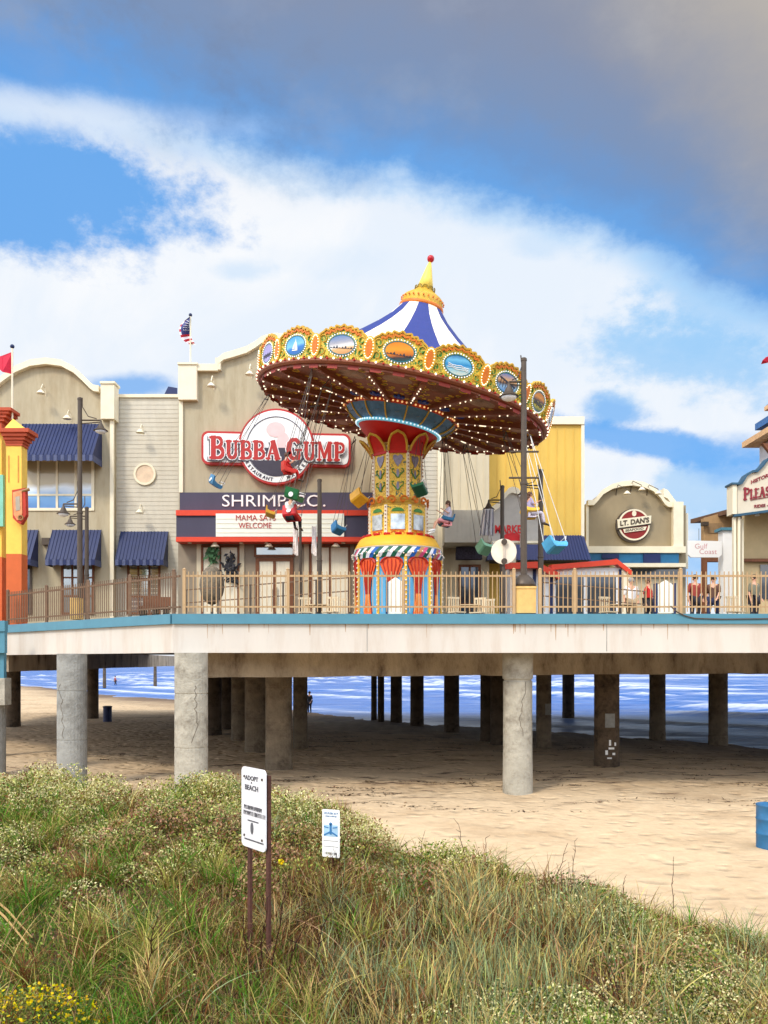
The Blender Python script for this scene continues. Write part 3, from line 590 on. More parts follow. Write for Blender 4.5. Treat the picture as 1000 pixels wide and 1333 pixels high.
# left building with the segmental gable
Y = 40.0; F = fb(Y)
t = thing('gabled_building', 'beige stucco building with curved cream gable and blue awnings at left', 'building', (X_(40,Y),Y,DECK))
arch = [(-11,505),(-4,500),(8,490),(24,479),(42,471.5),(62,469),(82,471.5),(98,480),(110,491),(119,500),(124,504),(131,505)]
top = F([(-90,505)]+arch+[(147,505)])
b = MB(); b.prism([(top[0][0],DECK)]+[(x, z-.1) for x, z in top]+[(top[-1][0],DECK)], Y, Y+14); b.build('wall', STUCCO, t)
b = MB(); b.band(F([(-90,504)]+[(x,y-1) for x, y in arch]), .30, Y-.28, Y+.1); b.build('cornice', CREAM, t)
b = MB(); pbox(b, 131, 498, 148.5, 545, Y-.3, .7); pbox(b, 143, 545.2, 148, 838, Y-.12, .12); pbox(b, 130, 496, 149.5, 499, Y-.36, .8); b.build('corner_pilaster', CREAM, t)
GLS = ramp_mat('painted_reflection', [(0, S(70,120,180)),(.25, S(110,165,215)),(.42, S(226,236,244)),(.52, S(190,178,150)),(1, S(176,160,130))], 2.5, .08, kind='gen', dist=1.4)  # reflected sky and wall painted into the pane colour
w_ = window(t, 26, 596, 123, 665, Y, 3, .3, CREAM, GLS, .13)
awning(t, 30, 133, 552, 600, Y, 1.3)
window(t, 80, 728, 123, 800, Y, 2, 2, BROWNWOOD, GLASS, .1); window(t, 20, 728, 42, 800, Y, 0, 0, DARKMETAL, DARKGLASS, .1)
awning(t, 69, 132, 690, 736, Y, .9); awning(t, 20, 50, 690, 736, Y, .9)
b = MB(); pbox(b, 54, 700, 64, 709, Y-.2, .2); b.build('wall_box', DARKMETAL, t)
wall_light(60, 516, Y, 'gooseneck light high in the curved gable', 1.); wall_light(93, 548, Y, 'gooseneck light just above the big left awning', .9)
# clapboard link
Y = 40.5
t = thing('clapboard_building', 'narrow pale clapboard facade with round medallion and one blue awning', 'building', (X_(190,Y),Y,DECK))
b = MB(); b.box(X_(148.5,Y)+.02, X_(233,Y), Y, Y+12, DECK, Z_(516,Y)); clap(b, X_(148.5,Y)+.02, X_(232,Y), Y, DECK, Z_(516,Y)-.01, .21); b.build('wall', SIDING, t)
b = MB(); pbox(b, 149, 513, 232, 517, Y-.1, 1.2); b.build('coping', CREAM, t)
b = MB(); b.ring(X_(189,Y), Z_(617.5,Y), .53, .53, .1, Y-.1, Y-.02); b.disc(X_(189,Y), Z_(617.5,Y), .44, .44, Y-.06, Y-.02, m=1); b.build('medallion', [CREAM, mat('pink_beige', S(222,196,166), .8)], t)
window(t, 166, 730, 209, 800, Y, 2, 2, BROWNWOOD, GLASS, .1); awning(t, 158, 219, 692, 736, Y, .9)
wall_light(187, 566, Y, 'gooseneck light above the round medallion', .9); wall_light(186, 669, Y, 'gooseneck light below the round medallion', .9)
tarp = MB(); tarp.add([P(213,515,Y+2), P(231,516,Y+2), P(231,505,Y+2), P(219,503,Y+2), P(213,515,Y+3), P(231,516,Y+3), P(231,505,Y+3), P(219,503,Y+3)], [(0,1,2,3),(7,6,5,4),(3,2,6,7),(0,3,7,4),(1,5,6,2)]); tarp.build('roof_unit', NAVY, t)
# restaurant
Y = 38.0; F = fb(Y)
t = thing('restaurant_building', 'tall beige restaurant facade with stepped cream parapet and grey sign band', 'building', (X_(361,Y),Y,DECK))
half = [(256,476),(285,476),(285,468),(292,462),(306,458),(322,453),(334,446),(342,440),(352,437),(361,436)]
prof = half+[(722-x, y) for x, y in half[::-1][1:]]
top = F([(233,480)]+prof+[(489,480)])
b = MB(); b.prism([(top[0][0],DECK)]+[(x, z-.15) for x, z in top]+[(top[-1][0],DECK)], Y, Y+15); b.build('wall', STUCCO, t)
b = MB(); pr = F(prof)
for (xa, za), (xb, zb) in zip(pr[:-1], pr[1:]):
    if abs(xa-xb) < 1e-3: b.box(xa-.12, xa+.12, Y-.24, Y+.08, min(za,zb)-.25, max(za,zb)-.001)
    else: b.band([(xa, za), (xb, zb)], .3, Y-.25, Y+.1)
b.build('cornice', CREAM, t)
for a, c in ((232,256),(466,490)):
    b = MB(); pbox(b, a, 473, c, 520, Y-.3, .6); pbox(b, a-1, 471.5, c+1, 474, Y-.36, .7); pbox(b, a+1 if a < 300 else c-6, 520.2, a+6 if a < 300 else c-1, 641, Y-.12, .11); b.build('pilaster', CREAM, t)
b = MB(); pbox(b, 234, 641, 489, 664, Y-.1, .1); b.build('name_band', SLATE, t)
b = MB(); pbox(b, 229.5, 671, 492, 699, Y-.72, .72); b.build('marquee_box', SLATE, t)
b = MB(); pbox(b, 229, 664, 492.5, 671, Y-.8, .8); pbox(b, 229, 699, 492.5, 705, Y-.85, .85); b.build('red_trim', REDTRIM, t)
for px in (247,280,314,347,380,414,447): 
    MB().lathe([(.02,.1),(.06,.06),(.1,-.03)], 10, 0, P(px,706.5,Y-.6)).build('canopy_light', CREAM, t)
b = MB(); pbox(b, 232, 706, 490, 840, Y-.04, .04); b.build('ground_floor_wall', mat('taupe_wall', S(150,136,116), .85, .12, 1.5), t)
window(t, 262, 710, 312, 820, Y-.05, 1, 0, BROWNWOOD, CURTAIN, .1); window(t, 403, 710, 456, 820, Y-.05, 1, 0, BROWNWOOD, CURTAIN, .1); window(t, 461, 710, 486, 820, Y-.05, 0, 0, BROWNWOOD, CURTAIN, .1)
window(t, 331, 710, 384, 725, Y-.05, 0, 0, BROWNWOOD, GLASS, .1, name='transom'); 
dr = window(t, 333, 726, 382, 838, Y-.05, 1, 0, BROWNWOOD, CURTAIN, .16, name='door')
b = MB(); 
for dx in (-.12,.12): b.box(X_(357.5,Y)+dx-.015, X_(357.5,Y)+dx+.015, Y-.16, Y-.12, Z_(790,Y), Z_(765,Y))
b.build('handle', DARKMETAL, dr)
for q in (256, 312, 396): b = MB(); pbox(b, q, 706, q+6, 838, Y-.1, .06); b.build('pier_strip', CREAMWALL, t)
wall_light(279, 508, Y, 'gooseneck light left of two on the restaurant parapet', 1.1); wall_light(328, 493, Y, 'gooseneck light right of two on the restaurant parapet', 1.1)
for px, lb in ((283,'over the left restaurant window'),(352,'over the restaurant double doors'),(438,'over the right restaurant window')): wall_light(px, 712, Y-.05, 'small lamp under the red canopy '+lb, .8)
# hanging dark ornaments seen against the curtain
for px, py, s, lb, cc in ((276,722,.55,'green leafy hanging basket in the left restaurant window',(.05,.13,.05,1)),(300,742,.8,'dark hanging figure shape in the left restaurant window',(.03,.03,.035,1))):
    t2 = MB(); p0 = P(px,py,Y-.3); LM = mat('hang'+str(px), cc, .8, .3)
    for k in range(90):
        q = p0+Vector((random.gauss(0,.22)*s, random.gauss(0,.08), random.gauss(0,.42)*s)); a = Vector((random.uniform(-1,1),random.uniform(-.4,.4),random.uniform(-1,1))).normalized()*.13; c = Vector((a.z,.02,-a.x))*.5
        t2.add([q-a,q-c,q+a,q+c], [(0,1,2,3)])
    t2.tube([p0+Vector((0,0,.9)), p0], .01, 4); tag(t2.build('hanging_basket', LM, loc=p0), lb, 'hanging basket')
pl = P(276,762,31); t2 = thing('bush_planter', 'rounded wicker topiary ball on a stand behind the railing', 'planter', (pl.x,pl.y,DECK)); TB = mat('wicker_grey', S(120,108,90), .9, .4, 9, .8, 30)
MB().ball(pl, .45, 12, 0, 1.6).build('ball', TB, t2, smooth=True); MB().lathe([(.16,DECK),(.05,DECK+.06),(.05,pl.z-.5)], 10, 0, (pl.x,pl.y,0)).build('stand', DARKMETAL, t2)
# round sign with wings
sg = thing('restaurant_sign', 'white and red sign with a disc and two rounded wings on the restaurant wall', 'sign', (X_(361,Y),Y,Z_(584,Y)))
Ys = Y-.28
def rrect(x0, x1, z0, z1, r, n=6):
    pts = []
    for cx, cz, a in ((x1-r,z0+r,-90),(x1-r,z1-r,0),(x0+r,z1-r,90),(x0+r,z0+r,180)): pts += [(cx+r*math.cos(R(a+90*i/n)), cz+r*math.sin(R(a+90*i/n))) for i in range(n+1)]
    return pts
def tilt(pts, k=-.02, cx=X_(361,Y)): return [(x, z+k*(x-cx)) for x, z in pts]
xa, xb, za, zb = X_(264,Y), X_(457,Y), Z_(608,Y), Z_(565,Y)
b = MB(); b.prism(tilt(rrect(xa,xb,za,zb,.3)), Ys, Y-.01); b.build('wing_panel', SIGNRED, sg)
b = MB(); b.prism(tilt(rrect(xa+.1,xb-.1,za+.1,zb-.1,.24)), Ys-.02, Ys-.001); b.build('wing_face', SIGNWHITE, sg)
cx, cz = X_(361,Y), Z_(584,Y); r = X_(500+49,Y)
b = MB(); b.disc(cx, cz, r, r, Ys-.10, Y-.02, 56); b.build('disc', SIGNRED, sg)
b = MB(); b.disc(cx, cz, r-.09, r-.09, Ys-.12, Ys-.101, 56); b.build('disc_face', SIGNWHITE, sg)
b = MB(); b.ring(cx, cz, r-.36, r-.36, .03, Ys-.145, Ys-.121, 56); b.build('inner_line', SLATE, sg)
b = MB(); b.disc(cx, cz, r-.4, r-.4, Ys-.15, Ys-.1215, 30, 0, R(183), R(357)); b.build('lower_field', mat('charcoal_sign', S(66,60,72), .6, .1), sg)
# generic chef hat and swash shapes stay out; only a plain pink ribbon colour field keeps the layout
b = MB(); b.disc(cx-.02, cz+.75, .42, .34, Ys-.14, Ys-.1212, 24); b.disc(cx+.32, cz+.12, .3, .5, Ys-.139, Ys-.1213, 24); b.build('pink_patch', mat('pale_pink', S(236,200,196), .6, .06), sg)
lt = MB(); serif_text(lt, 'BUBBA', X_(275,Y), X_(367,Y), Z_(600,Y), Z_(571,Y), Ys-.142, .008, 0, 1.22, .02, -.012, .04); serif_text(lt, 'GUMP', X_(374,Y), X_(450,Y), Z_(602,Y), Z_(573,Y), Ys-.142, .008, 0, 1.22, .02, -.012, .04)
lt.build('letter_outline', SIGNWHITE, sg)
lt = MB(); serif_text(lt, 'BUBBA', X_(275,Y)-.04, X_(367,Y)-.04, Z_(600,Y)-.05, Z_(571,Y)-.05, Ys-.13, .006, 0, 1.22, .02, -.012, .045); serif_text(lt, 'GUMP', X_(374,Y)-.04, X_(450,Y)-.04, Z_(602,Y)-.05, Z_(573,Y)-.05, Ys-.13, .006, 0, 1.22, .02, -.012, .045)
lt.build('letter_shadow_line', mat('charcoal_sign', S(66,60,72)), sg)
lt = MB(); serif_text(lt, 'BUBBA', X_(275,Y), X_(367,Y), Z_(600,Y), Z_(571,Y), Ys-.155, .008, 0, 1.22, .02, -.012); serif_text(lt, 'GUMP', X_(374,Y), X_(450,Y), Z_(602,Y), Z_(573,Y), Ys-.155, .008, 0, 1.22, .02, -.012)
lt.build('lettering', SIGNRED, sg)
for wd, a0, a1 in (('RESTAURANT', 203, 262), ('MARKET', 292, 333)):
    for i, ch in enumerate(wd):
        a = R(a0+(a1-a0)*i/(len(wd)-1)); rr = r-.22; b = text(ch, 0, 0, 0, .15, None, .03); q = MB(); ca, sa = math.cos(a+PI/2), math.sin(a+PI/2)
        q.v = [Vector((cx+rr*math.cos(a)+v.x*ca-v.z*sa, Ys-.125+v.y, cz+rr*math.sin(a)+v.x*sa+v.z*ca)) for v in b.v]; q.f = b.f; q.m = b.m; q.build('rim_letter', mat('charcoal_sign', S(66,60,72)), sg)
nl = MB(); tb = text('SHRIMP CO.', X_(357,Y), Z_(652.5,Y), Y-.12, (Z_(643,Y)-Z_(662,Y))*.80, X_(429,Y)-X_(295,Y), .0, .02)
tb.build('lettering', SIGNWHITE, t)
mb_ = thing('marquee_sign', 'white letter board with two red lines of words under the red trim', 'sign', (X_(364,Y),Y-.75,Z_(683,Y)))
b = MB(); pbox(b, 281, 668.5, 448, 698.5, Y-.82, .09); b.build('board', mat('board_cream', S(244,244,228), .5, .03), mb_)
b = MB(); [pbox(b, 282, y, 447, y+.5, Y-.835, .015) for y in (675,681,687,693)]; b.build('letter_track', CREAM, mb_)
YM = Y-.84; text('MAMA SAYS', X_(333,YM), Z_(674,YM), YM, .25, 1.75, .0, .004, SIGNRED, mb_); text('WELCOME', X_(332,YM), Z_(684,YM), YM, .25, 1.45, .0, .004, SIGNRED, mb_)
# clapboard right of restaurant
Y = 40.5
t = thing('clapboard_building', 'pale clapboard facade behind the ride column with a white corner trim', 'building', (X_(530,Y),Y,DECK))
b = MB(); b.box(X_(488,Y), X_(572,Y), Y, Y+12, DECK, Z_(516,Y)); clap(b, X_(488,Y), X_(570,Y), Y, DECK, Z_(516,Y)-.01, .21); b.build('wall', SIDING, t)
b = MB(); pbox(b, 570, 512, 577, 838, Y-.12, 1); b.build('corner_trim', CREAM, t)
# cream board part + metal box
Y = 41.0
t = thing('boarded_building', 'cream vertical board building with grey boxed balcony over a dark door', 'building', (X_(607,Y),Y,DECK))
b = MB(); b.box(X_(572,Y), X_(637,Y), Y+.02, Y+12, DECK, Z_(548,Y)); battens(b, 577, 637, 548, 838, Y+.02, .4); b.build('wall', CREAMWALL, t)
b = MB(); b.box(X_(579,Y-2.2), X_(641,Y-2.2), Y-2.2, Y, Z_(706,Y-2.2), Z_(664,Y-2.2)); battens(b, 579, 641, 664, 705, Y-2.2, .2, 0, .02, .03); b.build('boxed_balcony', mat('grey_panel', S(192,184,166), .7, .06), t)
window(t, 597, 735, 626, 838, Y, 1, 1, BROWNWOOD, DARKGLASS, .12, name='door'); b = MB(); pbox(b, 594, 712, 628, 728, Y-.9, .4); b.build('hanging_flowers', mat('dark_flowers', S(60,56,70), .9, .6, 9), t)
# yellow wall building with navy roof
Y = 42.0; F = fb(Y)
t = thing('yellow_building', 'tall yellow board building with cream parapet cap and navy mansard below', 'building', (X_(700,Y),Y,DECK))
b = MB(); b.box(X_(637,Y), X_(759,Y), Y, Y+14, DECK, Z_(548,Y)); battens(b, 637, 757, 552, 725, Y, .42, 0, .025, .04); b.build('wall', YELWALL, t)
b = MB(); pbox(b, 636, 542, 761, 552, Y-.15, 1.0); pbox(b, 757, 552.2, 761, 726, Y-.1, 1.0); b.build('cornice', CREAM, t)
b = MB(); A, B = P(640,697,Y-.05), P(760,697,Y-.05); Cc, D = P(770,729,Y-1.6), P(634,729,Y-1.6); b.add([A,B,Cc,D,D+Vector((0,1.5,0)),Cc+Vector((0,1.5,0))], [(3,2,1,0),(0,4,3),(1,2,5),(4,5,2,3)])
for i in range(1, 34): b.bar(A.lerp(B,i/34)+Vector((0,-.02,.01)), D.lerp(Cc,i/34)+Vector((0,-.02,.01)), .03, .04)
b.build('mansard_roof', NAVY, t)
# grey gable sign
Y = 36.5; F = fb(Y)
gs = thing('gable_sign', 'grey gable shaped shop sign with white trim and red letters before the yellow wall', 'sign', (X_(665,Y),Y,DECK))
og = [(636,668),(642,664),(650,658),(656,648),(662,641),(667,639),(674,641),(682,650),(692,664),(702,672),(708,676)]
b = MB(); b.prism(F([(636,706)]+og+[(708,706)])[::-1], Y, Y+.3); b.build('panel', mat('grey_sign', S(186,180,168), .8, .08), gs)
b = MB(); b.band(F([(x, y-5) for x, y in og]), .26, Y-.12, Y+.35); b.build('trim', CREAM, gs); b = MB(); pbox(b, 640, 704, 704, 707, Y-.1, .4); b.build('sill', CREAM, gs)
b = MB(); pbox(b, 666, 706, 672, 830, Y+.05, .2); b.build('post', CREAMWALL, gs)
text('MARKET', X_(665,Y), Z_(689,Y), Y-.005, .36, X_(684,Y)-X_(643,Y), .03, .02, mat('bright_red', S(214,34,34), .5), gs)
b = MB(); b.disc(X_(667,Y), Z_(700,Y), .42, .2, Y-.05, Y-.005); b.build('red_swoosh', mat('bright_red', S(214,34,34)), gs)
b = MB(); pbox(b, 678, 694, 686, 712, Y-.3, .2); b.build('hanging_card', SIGNWHITE, gs)
# kiosk with red edged roofs
Y = 33.0
kt = thing('kiosk', 'white and blue ticket kiosk with red edged low roofs behind the railing', 'kiosk', (X_(740,Y),Y,DECK))
b = MB(); pbox(b, 664, 739, 820, 838, Y-.35, 3); b.build('body', SIGNWHITE, kt)
b = MB()
for x in (694, 716, 806): pbox(b, x, 741, x+4, 838, Y-.41, .055)
b.build('blue_post', NAVY, kt)
b = MB(); 
for x0, x1 in ((668,690),(724,760),(765,802)): pbox(b, x0, 750, x1, 820, Y-.38, .028)
b.build('window', DARKGLASS, kt)
def roofp(pts, Yf, h, m, nm):
    b = MB(); 
    for (xa, ya), (xb, yb) in zip(pts[:-1], pts[1:]):
        a, c = P(xa,ya,Yf), P(xb,yb,Yf); d = Vector((0,.6,.04)); H = Vector((0,0,-h)); b.add([a+H,c+H,c,a,a+d+H,c+d+H,c+d,a+d], [(0,1,2,3),(3,2,6,7),(4,5,1,0),(0,3,7,4),(1,5,6,2)])
    b.build(nm, m, kt)
roofp([(655,733),(699,731)], Y-.8, .24, REDTRIM, 'red_roof'); roofp([(699,731),(729,746)], Y-.8, .24, REDTRIM, 'red_roof'); roofp([(718,735),(803,728)], Y-.6, .2, REDTRIM, 'red_roof'); roofp([(803,727),(823,743)], Y-.6, .2, REDTRIM, 'red_roof')
b = MB(); pbox(b, 810, 741, 822, 838, Y-.5, 1); b.build('corner_board', CREAM, kt)
# right arched building
Y = 47.0; F = fb(Y)
t = thing('arched_building', 'taupe building with round cream arch and round seafood sign at right', 'building', (X_(825,Y),Y,DECK))
ar = [(764,652),(772,652),(776,648),(784,638),(796,631),(810,627.5),(822,626.5),(836,628.5),(849,634),(858,642),(864,651),(868,654),(877,655)]
b = MB(); b.prism([(F([(764,0)])[0][0],DECK)]+[(x, z-.12) for x, z in F(ar+[(893,655)])]+[(F([(893,0)])[0][0],DECK)], Y, Y+14); b.build('wall', mat('taupe_stucco', S(158,142,112), .9, .1, 1.5, .2, 50, stretch=(1,1,.4)), t)
b = MB(); b.band(F(ar), .28, Y-.26, Y+.1); b.build('arch_cornice', CREAM, t)
b = MB(); pbox(b, 877, 653, 890, 711, Y-.35, .7); b.build('pilaster', CREAM, t); b = MB(); pbox(b, 890.2, 668, 896, 740, Y+.3, 2.); b.build('side_return', CREAM, t); b = MB(); pbox(b, 763, 656, 766.5, 711, Y-.12, .12); b.build('edge_trim', CREAM, t)
b = MB(); pbox(b, 764, 711, 893, 719.5, Y-.5, .5); pbox(b, 800, 733, 893, 738, Y-1.0, 1.); b.build('ledge', CREAM, t)
b = MB(); pbox(b, 764, 720, 884, 733, Y-.4, .38); pbox(b, 838, 721, 860, 733, Y-.5, .1, 1); pbox(b, 784, 721, 806, 727, Y-.5, .1, 1); b.build('blue_band', [mat('sea_blue_paint', S(34,98,138), .5), NAVY], t)
b = MB(); pbox(b, 800, 738.2, 893, 752, Y-.4, .36); b.build('dark_opening', DARKGLASS, t)  # dark glass strip below the ledge
b = MB(); pbox(b, 815, 742, 885, 838, Y-.3, .3); b.build('ground_floor_wall', CREAMWALL, t)
b = MB(); b.band([(X_(857,Y+4),Z_(640,Y+4)),(X_(862,Y+4),Z_(642,Y+4)),(X_(868,Y+4),Z_(650,Y+4)),(X_(873,Y+4),Z_(657,Y+4))], .5, Y+3, Y+5); b.build('rear_arch', CREAM, t)
for i, (px, py, lb) in enumerate(((802,645,'left'),(821,640,'middle'),(842,645,'right'))): wall_light(px, py, Y, lb+' gooseneck light of three above the round seafood sign', 1.1, .35)
ds = thing('seafood_sign', 'round dark red sign crossed by a cream name board on the arched building', 'sign', (X_(824,Y),Y,Z_(684,Y)))
cx, cz = X_(824,Y), Z_(684,Y); r = .87
b = MB(); b.disc(cx-.04, cz-.04, r+.07, r+.07, Y-.2, Y-.01, 44); b.build('backing', DARKMETAL, ds); b = MB(); b.ring(cx, cz, r, r, .09, Y-.26, Y-.2, 44); b.build('rim', CREAM, ds)
b = MB(); b.disc(cx, cz, r-.09, r-.09, Y-.24, Y-.201, 44); b.build('face', mat('oxblood', S(140,34,30), .6, .1), ds)
bd = [(-.92,-.2),(.9,.06),(.93,.5),(-.95,.28)]
b = MB(); b.prism([(cx+x*1.06-.03,cz+z*1.15-.06) for x, z in bd], Y-.3, Y-.262, 0); b.build('board_edge', DARKMETAL, ds)
b = MB(); b.prism([(cx+x,cz+z) for x, z in bd], Y-.34, Y-.301); b.build('name_board', CREAM, ds)
text('LT. DAN\'S', cx, cz+.16, Y-.342, .3, 1.6, .035, .02, DARKMETAL, ds, slant=.13)
b = MB(); b.prism([(cx+x,cz+z) for x, z in ((-.55,-.45),(.6,-.3),(.68,-.1),(-.62,-.25))], Y-.3, Y-.262); b.build('lower_board', CREAM, ds)
text('SEAFOOD', cx, cz-.27, Y-.302, .13, 1.0, .02, .01, DARKMETAL, ds, slant=.13)
b = MB(); b.disc(cx, cz+.62, .12, .16, Y-.27, Y-.241, 16); b.build('crest_patch', CREAM, ds)
# small brown building and white tower, far right
Y = 38.0
t = thing('wooden_building', 'small brown boarded building with slanting roof between the signs at right', 'building', (X_(930,Y),Y,DECK))
BRN = mat('tan_board', S(176,140,96), .8, .15, 3, stretch=(1,1,.3)); b = MB(); b.prism([(X_(917,Y),Z_(706,Y)),(X_(960,Y),Z_(706,Y)),(X_(960,Y),Z_(662,Y)),(X_(917,Y),Z_(674,Y))], Y, Y+.4)
b.build('wall', BRN, t); b = MB(); pbox(b, 916, 706.1, 921, 838, Y, .3); pbox(b, 921.2, 725, 942, 731, Y, .3); b.build('post', BROWNWOOD, t)
b = MB(); a = P(899,676,41); c = P(962,659,36); H = Vector((0,0,-.2)); d = Vector((5,1,.3)); b.add([a+H,c+H,c,a,a+d+H,c+d+H,c+d,a+d], [(0,1,2,3),(3,2,6,7),(4,5,1,0),(0,3,7,4),(1,5,6,2)]); b.build('roof', mat('brown_roof', S(110,80,60), .8, .2), t)
b = MB(); pbox(b, 922, 681, 940, 694, Y-.03, .03); b.build('shutter', mat('shutter', S(150,120,84), .8), t); b = MB(); pbox(b, 915, 679, 923, 684, Y-.3, .25); b.build('floodlight', DARKMETAL, t)
Y = 34.0
pt = thing('white_pillar', 'plain white pillar with teal cap left of the gate building', 'pillar', (X_(948,Y),Y,DECK)); b = MB(); pbox(b, 941.5, 690, 955, 838, Y, .5); b.build('shaft', SIGNWHITE, pt); b = MB(); pbox(b, 939, 686.5, 957, 690, Y-.1, .7); b.build('cap', TEAL, pt)
wsn = thing('hanging_sign', 'white shop sign with faint pink script between building and white pillar', 'sign', (X_(918,Y),Y,Z_(715,Y)))
b = MB(); b.prism([(X_(x,Y-.2),Z_(y,Y-.2)) for x, y in ((896,703.5),(939.5,704.5),(940,722),(936,725.5),(900,725.5),(896,722))][::-1], Y-.2, Y-.1); b.build('board', SIGNWHITE, wsn)
text('Gulf', X_(913,Y-.2), Z_(711,Y-.2), Y-.2, .2, .5, 0, .005, mat('faint_pink', S(214,160,160)), wsn); text('Coast', X_(922,Y-.2), Z_(718,Y-.2), Y-.2, .2, .7, 0, .005, mat('faint_pink', S(214,160,160)), wsn)
b = MB(); b.tube([P(910,703,Y-.15), P(910,688,Y-.15)], .01, 5); b.build('bracket', DARKMETAL, wsn)
# gate building with tower
Y = 29.0
t = thing('gate_building', 'cream entrance pavilion with curved name parapet and tiered roof at right edge', 'building', (X_(1020,Y),Y,DECK))
pr = [(960,632),(966,629),(972,619),(979,614.5),(986,614),(993,607),(1000,598),(1012,592),(1050,588),(1120,588)]
def sl(x, y): k = (x-958)/60.; return y-k*0
b = MB(); b.prism([(X_(x,Y),Z_(y,Y)) for x, y in [(960,670),(1120,648)]+pr[::-1]], Y, Y+.35); b.build('name_parapet', mat('parapet_cream', S(214,202,178), .8, .06), t)
b = MB(); 
for (xa, ya), (xb, yb) in zip(pr[:-1], pr[1:]): b.band([(X_(xa,Y),Z_(ya-2,Y)),(X_(xb,Y),Z_(yb-2,Y))], .08, Y-.08, Y+.4)
pbox(b, 953, 628, 964, 630.5, Y-.16, .6); a = P(955,671.5,Y-.06); c = P(1120,649,Y-.06); b.bar(a, c, .12, .08); b.build('teal_trim', mat('dark_teal', S(44,82,104), .5), t)
b = MB(); pbox(b, 954, 630.6, 959.5, 669, Y-.1, .5); b.build('corner_pier', CREAM, t)
b = MB(); pbox(b, 955.5, 673, 958.5, 838, Y, .15); pbox(b, 961, 673, 964, 838, Y, .15); pbox(b, 966, 675, 968.5, 838, Y+.3, .15); b.build('pipe_column', CREAM, t)
b = MB(); pbox(b, 969, 668, 1120, 838, Y+1.4, .2); b.build('recessed_wall', mat('recess_wall', S(196,172,128), .8, .08), t)
b = MB(); pbox(b, 970, 727, 1120, 731, Y+1.2, .15); b.build('dark_ledge', BROWNWOOD, t); b = MB(); pbox(b, 990, 735, 1010, 780, Y+1.35, .03); b.build('dark_window', DARKGLASS, t)
b = MB(); b.add([P(961,669,Y+.3), P(1120,647,Y+.3), P(1120,662,Y+1.4), P(969,670,Y+1.4)], [(0,1,2,3)]); b.build('soffit', mat('soffit_grey', S(150,150,150), .7), t)
lt = MB(); serif_text(lt, 'PLEASURE PIER', X_(967.5,Y), X_(1052,Y), Z_(651,Y), Z_(636,Y), Y-.005, .03, 0, 1.3, .03, .19); lt.build('lettering', mat('maroon', S(140,40,48), .5), t)
tx = text('HISTORIC', X_(992,Y), Z_(622,Y), Y-.005, .13, .75, .02, .02, mat('maroon', S(140,40,48)), t, slant=.42); tx = text('RIDES - FOOD', X_(1000,Y), Z_(657.5,Y), Y-.005, .11, .95, .02, .02, mat('maroon', S(140,40,48)), t, slant=.1)
b = MB(); b.bar(P(977,651,Y-.02), P(1050,638,Y-.02), .02, .02); b.build('underline', mat('maroon', S(140,40,48)), t)
MB().lathe([(.05,.06),(.08,0),(.08,-.03)], 10, 0, P(986,670.5,Y+.8)).build('downlight', LAMPGLASS, t)
YT = Y+2.0
b = MB(); a = P(989,582,33.4); b.box(a.x, a.x+4.5, 30.2, 33.4, a.z-2, a.z); b.build('tower_wall', mat('tower_grey', S(196,196,200), .7, .05), t)
def hip(px, py, Yb, th, rise, m, nm):
    a = P(px, py, Yb); w2 = 6.0; dp = 4.4; z = a.z; b = MB(); f, k_ = a.y-dp, a.y; cx_ = a.x+w2*.45
    b.add([(a.x,f,z),(a.x+w2,f,z),(a.x+w2,k_,z),(a.x,k_,z),(cx_,(f+k_)/2,z+rise),(a.x,f,z-th),(a.x+w2,f,z-th),(a.x+w2,k_,z-th),(a.x,k_,z-th)], [(0,1,4),(1,2,4),(2,3,4),(3,0,4)], 0)
    k = len(b.v)-9; b.f += [[k,k+5,k+6,k+1],[k+1,k+6,k+7,k+2],[k+3,k+8,k+5,k],[k+8,k+7,k+6,k+5],[k+2,k+7,k+8,k+3]]; b.m += [1]*5
    b.build(nm, m, t)
OR = mat('orange_shingle', S(200,130,70), .7, .2, 8); FAC = mat('tan_fascia', S(222,178,130), .7)
hip(966, 576, 34, .22, 1.6, [mat('brown_roof', S(110,80,60), .8, .2), FAC], 'lower_roof'); hip(983, 552, 34.3, .26, 1.6, [OR, mat('roof_blue', S(50,104,164), .5)], 'middle_roof'); hip(995, 530, 34.5, .16, 2.4, [mat('top_roof', S(110,104,104), .6), FAC], 'top_roof')
b = MB(); a = P(993,577,YT-.4); b.prism([(a.x,a.z),(a.x+.3,a.z),(a.x+.3,a.z-.4)], a.y, a.y+.15); b.build('roof_bracket', BROWNWOOD, t)

# yellow and orange entrance tower at left
Y = 30.8
YP = mat('yellow_paint', S(246,200,84), .6, .08, 2, dark=S(232,160,60), damt=.25); OP = mat('orange_paint', S(206,98,44), .6, .08, 2); ORD = mat('orange_red_moulding', S(182,74,38), .6, .08)
t = thing('entrance_tower', 'yellow and orange square tower with moulded caps at the left edge', 'tower', (X_(20,Y),Y,DECK))
def blk(x0, x1, y0, y1, Yf, dep, m, nm, flare=0, seg=None):
    b = MB(); pbox(b, x0, y0, x1, y1, Yf, dep); return b.build(nm, m, t)
blk(8, 28, 580, 721, Y, .5, YP, 'shaft'); blk(8, 28, 721.1, 840, Y-.015, .52, OP, 'lower_shaft')
b = MB()
for i, (ex, y0, y1) in enumerate(((1,576,580),(2,572,576),(4,567,572),(6.5,562,567),(9,557,562))): pbox(b, 8-ex, y0, 28+ex, y1, Y-ex*.03, .5+ex*.04)
b.build('cap_moulding', ORD, t)
b = MB(); A = [P(6,557,Y-.1), P(31,557,Y-.1)]; A += [A[1]+Vector((0,.6,0)), A[0]+Vector((0,.6,0)), P(17,545,Y+.2)]; b.add(A, [(0,1,4),(1,2,4),(2,3,4),(3,0,4)]); b.build('cap_pyramid', YP, t)
b = MB()
